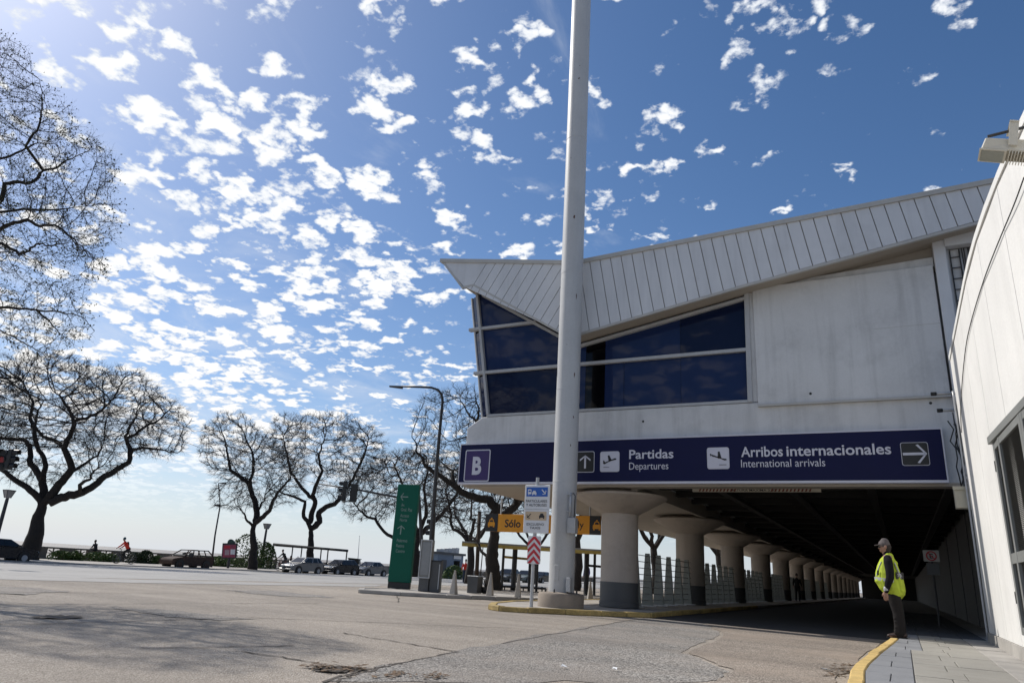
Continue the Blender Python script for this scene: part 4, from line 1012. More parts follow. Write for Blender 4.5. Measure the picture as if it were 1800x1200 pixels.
# ------------------------------------------------------------------ trees
def grow(limbs, attr, step, infl, kill, seed, iters=70):
    """space colonisation from hand-laid limbs; returns positions, parents, limb radius floor"""
    rg = np.random.default_rng(seed); pos = []; par = []; flo = []
    for path, r0, r1 in limbs:
        P = [np.array(p, float) for p in path]
        L_ = [0]
        for a, b in zip(P, P[1:]): L_.append(L_[-1]+np.linalg.norm(b-a))
        n = max(2, int(L_[-1]/step)); first = None
        if pos:
            D = np.linalg.norm(np.array(pos)-P[0], axis=1); first = int(D.argmin())
        for k in range(n+1):
            s = L_[-1]*k/n; i = min(len(P)-2, max(0, np.searchsorted(L_, s)-1))
            q = P[i]+(P[i+1]-P[i])*((s-L_[i])/max(1e-6, L_[i+1]-L_[i]))
            if k and k < n: q = q+rg.normal(0, step*.10, 3)
            if k == 0 and first is not None: prev = first; continue
            pos.append(q); par.append(-1 if (k == 0) else prev); flo.append(r0+(r1-r0)*k/n); prev = len(pos)-1
    A = np.array(attr); pos = [np.array(p) for p in pos]
    best = np.full(len(A), 1e9); bi = np.zeros(len(A), int); done = 0; cnt = {}
    for it in range(iters):
        new = np.array(pos[done:])
        if len(new):
            for c in range(0, len(new), 400):
                D = np.linalg.norm(A[:, None, :]-new[None, c:c+400, :], axis=2); j = D.argmin(1); d = D[np.arange(len(A)), j]
                m = d < best; best[m] = d[m]; bi[m] = j[m]+done+c
        done = len(pos)
        alive = best > kill
        A = A[alive]; best = best[alive]; bi = bi[alive]
        if not len(A): break
        sel = best < infl
        if not sel.any(): break
        ids = np.unique(bi[sel])
        PP = np.array(pos)
        dirs = np.zeros((len(pos), 3)); v = A[sel]-PP[bi[sel]]; v /= np.linalg.norm(v, axis=1)[:, None]
        np.add.at(dirs, bi[sel], v)
        for i in ids:
            cnt[i] = cnt.get(i, 0)+1
            if cnt[i] > 3: best[bi == i] = 0.; continue
            d = dirs[i]; l = np.linalg.norm(d)
            if l < 1e-6: continue
            d = d/l
            if par[i] >= 0:
                pdv = pos[i]-pos[par[i]]; d = d+.55*pdv/(np.linalg.norm(pdv)+1e-9)
            d = d+rg.normal(0, .17, 3); d /= np.linalg.norm(d)
            pos.append(pos[i]+d*step*rg.uniform(.8, 1.15)); par.append(int(i)); flo.append(0.)
    return np.array(pos), np.array(par), np.array(flo)

def tree(name, label, base, limbs, attr, step, infl, kill, seed, tip=.016, expo=2.35, twig_r=.0085, twig_l=.55, twigs=3, leaves=0, leaf_s=.05, group='bare trees along the riverside avenue', thick=.07):
    pos, par, flo = grow(limbs, attr, step, infl, kill, seed)
    n = len(pos); rg = np.random.default_rng(seed+5)
    kids = [[] for _ in range(n)]
    for i in range(n):
        if par[i] >= 0: kids[par[i]].append(i)
    acc = np.zeros(n)
    rad = np.zeros(n)
    for i in range(n-1, -1, -1):
        r = max(tip, acc[i]**(1/expo)) if acc[i] > 0 else tip
        rad[i] = r
        if par[i] >= 0: acc[par[i]] += r**expo
    rad = np.maximum(np.minimum(rad, np.where(flo > 0, flo*1.25, 9)), flo)
    t = thing(name, label, 'tree', tuple(base), group)
    big, small = MB(), MB()
    heads = [i for i in range(n) if par[i] < 0]
    # chains: follow the thickest child
    stack = [(h, None) for h in heads]
    while stack:
        i, p = stack.pop(); ch = ([p] if p is not None else [])+[i]
        while kids[i]:
            ks = sorted(kids[i], key=lambda k: -rad[k])
            for k in ks[1:]: stack.append((k, i))
            i = ks[0]; ch.append(i)
        if len(ch) < 2: continue
        R = rad[ch].copy()
        if p is not None: R[0] = min(R[0], R[1]*1.25)
        P = pos[ch]
        cut = 0
        while cut < len(ch) and R[cut] > thick: cut += 1
        if cut >= 2:
            P2 = P[:cut+1] if cut < len(ch) else P[:cut]; R2 = R[:len(P2)]
            big.tube(P2, R2, 9 if R2[0] > .12 else 7)
        if cut < len(ch)-1:
            s = max(0, cut-1) if cut >= 2 else 0
            small.tube(P[s:], R[s:], 5 if R[s] > .03 else 3, cap=False)
    big.build('trunk', m_bark, t, smooth=True)
    # fine twigs as independent three-sided slivers
    tips = np.array([i for i in range(n) if rad[i] < thick*.55 and flo[i] == 0])
    cen = pos.mean(0)
    if len(tips) and twigs:
        src = np.repeat(tips, twigs); m = len(src)
        p0 = pos[src]; pd = p0-pos[np.maximum(par[src], 0)]; pd /= np.linalg.norm(pd, axis=1)[:, None]+1e-9
        out = p0-cen; out /= np.linalg.norm(out, axis=1)[:, None]+1e-9
        d = pd*.6+out*.45+np.array([0, 0, .15])+rg.normal(0, .45, (m, 3)); d /= np.linalg.norm(d, axis=1)[:, None]
        V_, F_ = [], []; off = 0
        ends = []
        for seg in range(3):
            l = twig_l*rg.uniform(.35, 1., (m, 1))/2.2
            p1 = p0+d*l
            rr0 = twig_r*(1-.28*seg); rr1 = twig_r*(1-.28*(seg+1))
            a = np.cross(d, rg.normal(0, 1, (m, 3))); a /= np.linalg.norm(a, axis=1)[:, None]+1e-9; b = np.cross(d, a)
            ring = []
            for pt, rr in ((p0, rr0), (p1, rr1)):
                for q in range(3):
                    th = 2*math.pi*q/3; ring.append(pt+rr*(math.cos(th)*a+math.sin(th)*b))
            V_.append(np.stack(ring, 1).reshape(-1, 3))
            ix = off+np.arange(m)[:, None]*6
            for q in range(3):
                F_.append(np.hstack([ix+q, ix+(q+1) % 3, ix+3+(q+1) % 3, ix+3+q]))
            off += m*6; ends.append(p1)
            p0 = p1; d = d+rg.normal(0, .33, (m, 3)); d /= np.linalg.norm(d, axis=1)[:, None]
            if seg == 1: pass
        V_ = np.concatenate(V_); F_ = np.concatenate(F_)
        o = len(small.v); Vs = np.concatenate([np.array(small.v).reshape(-1, 3), V_]); 
        me = bpy.data.meshes.new('crown'); off_ = np.array(worldloc(t))
        faces = [tuple(f) for f in small.f]+[tuple(f) for f in (F_+o).tolist()]
        me.from_pydata((Vs-off_).tolist(), [], faces); me.update()
        link('crown', me, m_bark, t)
        if leaves:
            E_ = np.concatenate(ends); k = min(len(E_), leaves); c = E_[rg.choice(len(E_), k, replace=False)]
            a = rg.normal(0, 1, (k, 3)); a /= np.linalg.norm(a, axis=1)[:, None]; b = np.cross(a, rg.normal(0, 1, (k, 3))); b /= np.linalg.norm(b, axis=1)[:, None]
            s = leaf_s*rg.uniform(.5, 1.2, (k, 1))
            Q = np.stack([c, c+a*s*.5+b*s*.28, c+a*s, c+a*s*.5-b*s*.28], 1).reshape(-1, 3)-off_
            me = bpy.data.meshes.new('leaves'); me.from_pydata(Q.tolist(), [], (np.arange(k*4).reshape(-1, 4)).tolist()); me.update()
            q = link('leaves', me, m_leaf, t); q['kind'] = 'stuff'
    return t
def pix_attr(blobs, dist, n, seed, deep=4., low=None):
    """crown points: blobs = (cx, cy, rx, ry) pixel ellipses at a distance, spread in depth"""
    rg = np.random.default_rng(seed); out = []
    area = np.array([b[2]*b[3] for b in blobs], float); pr = area/area.sum()
    sc = dist/FOC
    while len(out) < n:
        b = blobs[rg.choice(len(blobs), p=pr)]
        v = rg.normal(0, 1, 3); v /= np.linalg.norm(v); v *= rg.uniform(.3, 1)**(1/2.8)
        if low is not None and v[1] > low: continue
        out.append(ond(b[0]+b[2]*v[0], b[1]+b[3]*v[1], dist+v[2]*min(deep, b[2]*sc)))
    return out
def pix_limbs(L_, dist, seed, wob=1.5):
    """limbs = ([(x, y[, depth])...], r0, r1) in pixels"""
    rg = random.Random(seed); out = []
    for k, (path, r0, r1) in enumerate(L_):
        dd = 0. if k == 0 else rg.uniform(-wob, wob)*2; P = []
        for i, p in enumerate(path):
            P.append(ond(p[0], p[1], dist+dd*i/max(1, len(path)-1)))
        out.append((P, r0*dist/FOC, r1*.5*dist/FOC))
    return out

# --- the big tree left of the cyclist
b1 = onz(47, 983, -.3); D1 = b1@FH
T1 = [([(47, 985), (52, 972), (62, 940), (69, 908), (75, 884)], 17, 13),
      ([(75, 884), (60, 865), (25, 842), (8, 828), (-25, 815), (-60, 790)], 6, 2.5),
      ([(73, 884), (78, 860), (70, 836), (52, 810), (54, 786), (45, 775), (28, 772), (0, 770), (-30, 758)], 7, 2),
      ([(72, 838), (82, 822), (75, 800), (66, 788), (60, 752), (52, 730), (58, 710), (50, 690), (38, 668)], 4.5, 1.6),
      ([(80, 882), (105, 850), (122, 832), (127, 820), (118, 800), (112, 785), (125, 760), (132, 740), (150, 735), (175, 724), (200, 700)], 8, 1.6),
      ([(131, 742), (125, 726), (115, 710), (108, 698), (92, 686)], 3.2, 1.4),
      ([(113, 787), (100, 776), (75, 766), (62, 748), (66, 722), (80, 700)], 3.6, 1.3),
      ([(85, 886), (105, 874), (140, 868), (165, 855), (180, 840), (205, 826), (228, 811), (228, 786), (221, 771), (236, 764), (255, 750), (276, 740), (300, 718)], 8, 1.6),
      ([(228, 793), (250, 786), (280, 790), (312, 796)], 3, 1.2), ([(221, 771), (226, 755), (238, 735), (243, 712)], 2.6, 1.2),
      ([(140, 868), (141, 850), (158, 841), (165, 826), (182, 817)], 3.6, 1.2), ([(122, 832), (150, 815), (172, 800), (182, 778)], 3.4, 1.2)]
tree('bare_tree', 'biggest bare tree, its forked trunk leaning on the promenade at the far left', b1, pix_limbs(T1, D1, 1),
     pix_attr([(90, 715, 130, 100), (200, 730, 100, 90), (275, 755, 62, 65), (-40, 720, 110, 110), (60, 830, 60, 30), (170, 815, 60, 30)], D1, 6500, 1, 6., .75), .30, 3.0, .34, 11, .013, twig_r=.0085, twig_l=.6, twigs=5)
# --- second and third trees
b2 = onz(445, 1001, -.3); D2 = b2@FH
T2 = [([(443, 1002), (446, 960), (444, 932), (448, 920)], 8.5, 7),
      ([(448, 920), (452, 900), (447, 880), (442, 862), (436, 848), (405, 825), (400, 800), (396, 775), (388, 752)], 5.5, 1.3),
      ([(437, 848), (445, 830), (446, 800), (436, 780), (428, 758)], 3, 1.2),
      ([(448, 920), (460, 910), (474, 898), (478, 884), (490, 862), (508, 844), (520, 815)], 4.5, 1.3),
      ([(446, 925), (434, 915), (428, 900), (415, 888)], 2.5, 1.), ([(455, 893), (464, 880), (466, 865)], 2., 1.)]
tree('bare_tree', 'bare tree with slim curving trunk just left of the black shelter frame', b2, pix_limbs(T2, D2, 2),
     pix_attr([(408, 785, 62, 62), (455, 825, 58, 70), (405, 870, 40, 30), (500, 840, 40, 50)], D2, 3600, 2, 4.), .29, 2.8, .34, 12, .012, twig_r=.0085, twig_l=.55, twigs=5)
D3 = onx(545, 985, -56.)@FH; b3_ = ond(543, 1004, D3)
T3 = [([(543, 1003), (546, 950), (547, 930)], 8, 7),
      ([(547, 930), (541, 916), (533, 908), (533, 898), (537, 882), (526, 876), (496, 866), (470, 858)], 4, 1.2),
      ([(545, 922), (548, 900), (555, 884), (550, 870), (556, 850), (566, 830), (560, 800), (571, 768)], 5, 1.3),
      ([(552, 878), (530, 856), (511, 830), (505, 800), (498, 768)], 3.4, 1.2),
      ([(550, 927), (562, 916), (560, 902), (570, 892), (590, 884), (600, 872), (614, 852), (626, 830), (640, 800), (648, 772)], 5.5, 1.3)]
tree('bare_tree', 'bare tree rising behind the silver hatchback and the shelter frame', b3_, pix_limbs(T3, D3, 3),
     pix_attr([(570, 785, 100, 62), (505, 775, 42, 52), (632, 800, 55, 58), (590, 850, 45, 30)], D3, 4200, 3, 5., .8), .32, 3.2, .38, 13, .014, twig_r=.009, twig_l=.6, twigs=5)
D4 = 62.; b4 = ond(729, 1010, D4); b4[2] = -.3
T4 = [([(729, 1012), (731, 975), (735, 942)], 8, 7), ([(735, 942), (765, 915), (790, 890), (806, 860), (812, 835)], 5, 1.3),
      ([(734, 945), (726, 900), (715, 870), (702, 838), (690, 810)], 4.5, 1.3), ([(733, 955), (705, 953), (675, 935), (660, 912), (640, 905), (618, 880)], 4, 1.2),
      ([(736, 940), (750, 900), (745, 860), (752, 828), (748, 800)], 4, 1.2)]
tree('bare_tree', 'bare tree hidden low behind the green totem with its crown spreading around it', b4, pix_limbs(T4, D4, 4),
     pix_attr([(720, 850, 100, 62), (650, 870, 55, 55), (780, 870, 50, 55)], D4, 3800, 4, 5., .8), .32, 3.2, .38, 14, .014, twig_r=.009, twig_l=.6, twigs=5)
D5 = 36.; b5 = ond(868, 1043, D5); b5[2] = gz(b5[0])
T5 = [([(869, 1045), (866, 1010), (865, 980), (868, 945), (874, 920)], 15, 14),
      ([(874, 920), (874, 897), (860, 879), (830, 872), (806, 862), (792, 848), (772, 836), (745, 817), (743, 802), (731, 796), (733, 780), (724, 768)], 9, 1.6),
      ([(880, 915), (892, 900), (912, 884), (930, 850), (945, 800), (950, 760)], 8, 2),
      ([(806, 862), (797, 842), (796, 828), (782, 818), (768, 806)], 4, 1.4),
      ([(912, 884), (892, 840), (862, 792), (838, 766), (815, 768), (790, 776)], 5, 1.5), ([(850, 778), (838, 742), (820, 722), (808, 700)], 3.5, 1.3),
      ([(866, 985), (845, 968), (838, 950), (820, 938), (800, 922)], 3, 1.2), ([(838, 742), (842, 720), (835, 695)], 2.5, 1.2)]
tree('bare_tree', 'thick dark trunk right of the cone bollards with crown behind the navy sign', b5, pix_limbs(T5, D5, 5, 1.),
     pix_attr([(800, 740, 78, 66), (760, 820, 75, 48), (880, 790, 90, 90), (810, 900, 60, 40), (900, 850, 60, 60)], D5, 4600, 5, 4.), .21, 2.0, .25, 15, .008, twig_r=.007, twig_l=.4, thick=.05)
# --- near tree reaching in from the left
D0 = 15.
T0 = [([(-330, 1012), (-322, 900), (-300, 760), (-280, 640)], 24, 19),
      ([(-280, 640), (-220, 560), (-150, 470), (-80, 400), (-30, 375), (5, 350), (9, 322), (30, 320), (58, 322), (76, 300), (98, 296), (116, 282), (138, 272), (166, 262)], 12, 1.2),
      ([(-80, 400), (-40, 330), (-10, 285), (40, 264), (62, 251), (100, 253), (106, 275)], 5, 1.3), ([(40, 264), (72, 215), (74, 170), (70, 140)], 2.2, 1.),
      ([(-150, 470), (-70, 440), (-10, 408), (20, 392), (50, 386), (66, 397), (100, 395), (135, 425), (185, 468)], 6, .6),
      ([(-150, 475), (-60, 450), (0, 426), (35, 446), (50, 441), (64, 428), (86, 432), (130, 425)], 5, 1.2),
      ([(-70, 445), (-30, 375), (40, 368), (100, 369), (160, 362)], 4, 1.2),
      ([(-230, 575), (-130, 560), (-50, 545), (0, 540), (60, 545), (120, 549), (150, 561), (166, 582)], 5, 1.), ([(70, 547), (100, 580), (130, 605)], 2, .8),
      ([(-230, 580), (-150, 590), (-60, 575), (0, 580), (60, 612), (92, 628)], 3.5, .8),
      ([(-280, 640), (-330, 480), (-380, 320), (-360, 200)], 12, 3), ([(-285, 640), (-420, 560), (-520, 480)], 8, 3), ([(-200, 530), (-180, 380), (-140, 240), (-90, 130), (-40, 90)], 7, 1.5)]
b0_ = ond(-330, 1012, D0); b0_[2] = 0
tree('bare_tree', 'near tree with sparse small leaves, its branches reaching in from the upper left', b0_, pix_limbs(T0, D0, 6, .8),
     pix_attr([(30, 260, 110, 130), (110, 310, 100, 90), (80, 400, 120, 70), (70, 540, 90, 55), (-40, 160, 110, 110), (-120, 420, 160, 160), (-330, 350, 180, 200), (150, 390, 70, 60), (100, 470, 90, 50), (70, 590, 80, 45)], D0, 5600, 6, 2.2), .12, 1.1, .15, 16, .004, 2.3, .003, .34, 2, leaves=17000, leaf_s=.06, thick=.02)
# --- trees seen between and behind the columns
for i, (x, d, hgt, l) in enumerate(((1012, 46, 9.5, 'bare tree seen between the mast and the nearest column'), (1150, 52, 10, 'bare tree seen between the first and second columns'), (1265, 66, 11, 'bare tree seen between the second and third columns'), (822, 52, 8.5, 'slender bare tree behind the square planter'), (935, 70, 10, 'distant bare tree behind the bus canopy'))):
    b = ond(x, 1030, d); b[2] = gz(b[0]); rg = np.random.default_rng(60+i); h = hgt
    lm = [([b, b+[.1, .1, h*.16], b+[-.1, .2, h*.30]], .30, .24)]
    f = b+np.array([-.1, .2, h*.30])
    for k in range(5):
        a = 2*math.pi*k/5+rg.uniform(-.4, .4); P = [f]
        for s in range(1, 5): P.append(f+np.array([math.cos(a)*s*h*.075*rg.uniform(.8, 1.2), math.sin(a)*s*h*.075*rg.uniform(.8, 1.2), s*h*.10*rg.uniform(.7, 1.2)]))
        lm.append((P, .15, .05))
    at = []
    while len(at) < 1800:
        v = rg.normal(0, 1, 3); v /= np.linalg.norm(v); v *= rg.uniform(.3, 1)**.5
        if v[2] < -.55: continue
        at.append(b+np.array([v[0]*h*.46, v[1]*h*.46, h*.66+v[2]*h*.34]))
    tree('bare_tree', l, b, lm, at, .34, 3.2, .42, 30+i, .013, twig_r=.0085, twig_l=.6, twigs=2)

# ------------------------------------------------------------------ promenade: balustrade, hedge, lamps, shelter
def balustrade():
    X = -59.2; t = thing('promenade_balustrade', 'low stone balustrade with star-shaped openings along the river edge', 'balustrade', (X, 60, -.28))
    m_bal = M('balustrade_stone', (.17, .145, .12), .85, .15, 1.5, dirt=.2)
    zb, zt = -.28, .62
    MB().box((X-.22, 15, zt-.13), (X+.22, 190, zt)).build('coping', m_bal, t, bevel=.02)
    MB().box((X-.2, 15, zb), (X+.2, 190, zb+.12)).build('plinth', m_bal, t)
    y = 15.; i = 0
    me = None; me2 = None
    while y < 150:
        if me is None:
            p = MB().box((X-.18, 15, zb+.12), (X+.18, 16.1, zt-.13)).build('pier', m_bal, t); me = p.data
            s = MB(); cy, cz = 16.1+.55, (zb+.12+zt-.13)/2; hh = (zt-zb-.25)/2
            for k in range(8):
                a = math.pi*k/4; s.prism([(X-.06, cy+math.cos(a)*.06+math.sin(a)*.03, cz+math.sin(a)*.06-math.cos(a)*.03), (X-.06, cy+math.cos(a)*.52-math.sin(a)*-.03, cz+math.sin(a)*hh-math.cos(a)*.03), (X-.06, cy+math.cos(a)*.52+math.sin(a)*-.03, cz+math.sin(a)*hh+math.cos(a)*.03), (X-.06, cy+math.cos(a)*.06-math.sin(a)*.03, cz+math.sin(a)*.06+math.cos(a)*.03)], (.12, 0, 0))
            s.ring((X, cy, cz), (1, 0, 0), .09, .035, 12, 5)
            g = s.build('star_grille', m_bal, t); me2 = g.data
        else:
            for m_, nm in ((me, 'pier'), (me2, 'star_grille')):
                o = bpy.data.objects.new(nm, m_); C.objects.link(o); o.parent = t; o.location = (0, y-15, 0)
        y += 2.2
balustrade()
def leafball(name, label, c, rx, ry, rz, n, seed, mat=None, cat='bush', group='clipped bushes along the promenade', size=.10):
    rg = np.random.default_rng(seed); c = np.array(c, float)
    t = thing(name, label, cat, tuple(c), group)
    cl = rg.normal(0, .5, (7, 3)); cl[:, 2] = np.abs(cl[:, 2]); 
    k = cl[rg.integers(0, 7, n)]+rg.normal(0, .33, (n, 3)); k[:, 2] = np.clip(k[:, 2]+.15, .02, None)
    l = np.linalg.norm(k, axis=1); k *= (np.minimum(l, 1.05)/np.maximum(l, 1e-6))[:, None]
    P = c+k*np.array([rx, ry, rz])
    a = rg.normal(0, 1, (n, 3)); a /= np.linalg.norm(a, axis=1)[:, None]; b = np.cross(a, rg.normal(0, 1, (n, 3))); b /= np.linalg.norm(b, axis=1)[:, None]
    s = size*rg.uniform(.5, 1.3, (n, 1))
    Q = np.stack([P-a*s, P+b*s*.5, P+a*s, P-b*s*.5], 1).reshape(-1, 3)-c
    me = bpy.data.meshes.new('foliage'); me.from_pydata(Q.tolist(), [], np.arange(n*4).reshape(-1, 4).tolist()); me.update()
    link('foliage', me, mat or m_bush, t)
    b2 = MB()
    for q in range(7):
        e = c+cl[q]*np.array([rx, ry, rz])*.6; b2.tube([c, (c+e)/2+[0, 0, .05], e], [.03, .02, .008], 4)
    b2.build('stems', m_bark, t)
    return t
bl = ['low bush by the balustrade just right of the biggest tree', 'low bush by the balustrade, second from the biggest tree', 'wide pale bush beneath the person seated on the balustrade', 'low bush just left of the red-shirted cyclist', 'dark bushy shrub just right of the red-shirted cyclist', 'tallest dark shrub between the cyclist and the burnt car', 'bush just left of the burnt car']
for i, (x, y, w, h) in enumerate(((106, 979, .95, .62), (131, 980, .7, .68), (170, 982, 1.2, .68), (192, 984, .75, .58), (236, 988, .9, .8), (254, 988, .8, 1.0), (275, 988, .75, .62))):
    X = -56.8; p = onx(x, y, X)
    leafball('bush', bl[i], (X, p[1], -.28), w*.6, w, h, 1000, 70+i, m_bush if i not in (4, 5) else M('dark_bush', (.035, .055, .02), .7, .3, 3))
for i, (x, X, w, h, l) in enumerate(((430, -57.5, 2.2, 3.0, 'loose leafy shrub growing behind the pink poster board'), (462, -57., 1.6, 2.4, 'leafy shrub just right of the slim curving trunk'), (398, -57., 2.6, .9, 'low yellow-green bush beneath the pink poster board'), (800, -44., 1.7, 1.5, 'green bush in front of the blue kiosk'))):
    p = onx(x, 985, X); leafball('bush', l, (X, p[1], gz(X) if X > -48 else -.28), w*.6, w, h, 1300, 90+i, size=.13)
# promenade lamps with glazed tapered heads
def lamp_small(x, ytop, X, label):
    p = onx(x, ytop, X); t = thing('promenade_lamp', label, 'street lamp', (X, p[1], -.28), 'lantern lamps on the promenade'); Y = p[1]; H = p[2]
    MB().lathe([(.16, -.28), (.14, .4), (.11, H-.7), (.10, H-.55)], (X, Y, 0), 10).build('post', m_dkmet, t, smooth='auto')
    h = MB(); h.hexa([(X-.14, Y-.14, H-.54), (X+.14, Y-.14, H-.54), (X+.14, Y+.14, H-.54), (X-.14, Y+.14, H-.54)], [(X-.27, Y-.27, H-.05), (X+.27, Y-.27, H-.05), (X+.27, Y+.27, H-.05), (X-.27, Y+.27, H-.05)])
    h.build('lantern', M('lantern_glass', (.25, .25, .24), .3), t)
    MB().box((X-.3, Y-.3, H-.049), (X+.3, Y+.3, H+.01)).build('lantern_cap', m_dkmet, t)
    for sx_ in (-1, 1):
        for sy_ in (-1, 1): MB().tube([(X+sx_*.145, Y+sy_*.145, H-.55), (X+sx_*.28, Y+sy_*.28, H-.04)], .018, 4).build('lantern_bar', m_dkmet, t)
lamp_small(17, 861, -55, 'dark lantern lamp post at the far left edge'); lamp_small(470, 920, -57, 'dark lantern lamp post left of the black shelter frame')
def lamp_thin():
    d = onx(374, 985, -53)@FH
    t = thing('twin_lamp', 'thin dark lamp post with two offset arms beside the pink poster board', 'street lamp', tuple(ond(371, 996, d)))
    MB().tube([ond(371, 998, d), ond(378, 940, d), ond(387, 888, d)], [.09, .07, .06], 8).build('post', m_dkmet, t, smooth=True)
    MB().tube([ond(387, 888, d), ond(384, 849, d)], [.05, .04], 6).build('upper_post', m_dkmet, t)
    MB().tube([ond(384, 849, d), ond(398, 848, d)], [.04, .06], 6).build('lamp_arm', m_dkmet, t)
    MB().tube([ond(386, 888, d), ond(377, 887, d)], [.10, .07], 6).build('lamp_head', m_dkmet, t)
    MB().tube([ond(377, 886, d), ond(386, 876, d)], .02, 5).build('stay', m_dkmet, t)
lamp_thin()
def poster():
    d = onx(403, 985, -52.5)@FH; c = ond(403, 967, d); u = RH; n = -FH
    t = thing('poster_board', 'pink and white advertising poster board on a post with rounded crest', 'sign', tuple(ond(400, 1000, d)))
    s = d/FOC
    P = lambda x, y, o=0.: ond(x, y, d)+n*o
    MB().prism([P(390, 981), P(416, 981), P(418, 954), P(392, 954)], n*.14).build('frame', m_dkmet, t, bevel=.03)
    MB().prism([P(392, 979, .141), P(414, 979, .141), P(416, 957, .141), P(394, 957, .141)], n*.01).build('poster', M('poster_pink', (.30, .05, .09), .6, .2, 3), t)
    for a, b, y0, y1, m in ((395, 405, 963, 959, m_red), (396, 404, 975, 966, M('poster_pale', (.42, .30, .32), .6)), (406, 414, 974, 965, m_signw)):
        MB().prism([P(a, y0, .152), P(b, y0, .152), P(b+.5, y1, .152), P(a+.5, y1, .152)], n*.008).build('printed_block', m, t)
    MB().prism([P(400+6*math.cos(a)+6.5, 954-7*math.sin(a)) for a in np.linspace(.0, math.pi, 9)], n*.12).build('crest', M('crest_green', (.02, .06, .05), .5), t)
    MB().tube([ond(400, 1000, d), ond(403, 981, d)], .11, 8).build('post', m_dkmet, t)
poster()
def shelter():
    d = onx(545, 985, -53.5)@FH
    t = thing('shelter_frame', 'black open frame of a bus shelter in front of the river', 'bus shelter', tuple(ond(480, 1004, d)))
    tops = [(482, 956, 474, 1004), (515, 958, 510, 1004), (531, 960, 526, 1004), (565, 963, 561, 1004), (577, 964, 573, 1004), (610, 968, 606, 1004)]
    for x, y, xb, yb in tops:
        MB().tube([ond(xb, yb, d), ond(x, y, d)], .085, 4).build('post', m_blk, t)
    MB().tube([ond(480, 956, d), ond(612, 967.5, d)], .12, 4).build('beam', m_blk, t)
    MB().tube([ond(484, 958, d+1.6), ond(608, 967.5, d+1.6)], .08, 4).build('beam', m_blk, t)
    MB().prism([ond(480, 955.5, d), ond(612, 967, d), ond(610, 967.5, d+1.8), ond(482, 957, d+1.8)], (0, 0, .05)).build('roof', m_dkmet, t)
    MB().tube([ond(515, 990, d+.9), ond(606, 994, d+.9)], .10, 4).build('bench', m_dkmet, t)
shelter()
def box_board():
    d = onx(622, 985, -52)@FH
    t = thing('utility_cabinet', 'big black box standing behind the parked dark car', 'cabinet', tuple(ond(621, 1002, d)))
    MB().prism([ond(612, 1003, d), ond(631, 1003, d), ond(631, 983, d), ond(612, 981, d)], FH*1.0).build('body', m_blk, t, bevel=.04)
    MB().prism([ond(611, 981, d-.1), ond(632, 983, d-.1), ond(632, 981.5, d-.1), ond(611, 979.5, d-.1)], FH*1.2).build('lid', m_dkmet, t)
    f = thing('flag_pole', 'very thin bare flag pole rising beyond the parked cars', 'pole', tuple(ond(628, 1000, d+3)))
    MB().tube([ond(628, 1000, d+3), ond(632, 942, d+3)], [.05, .02], 5).build('shaft', m_galv, f); MB().tube([ond(632, 942, d+3), ond(632, 941, d+3)], .04, 6).build('finial', m_galv, f)
box_board()

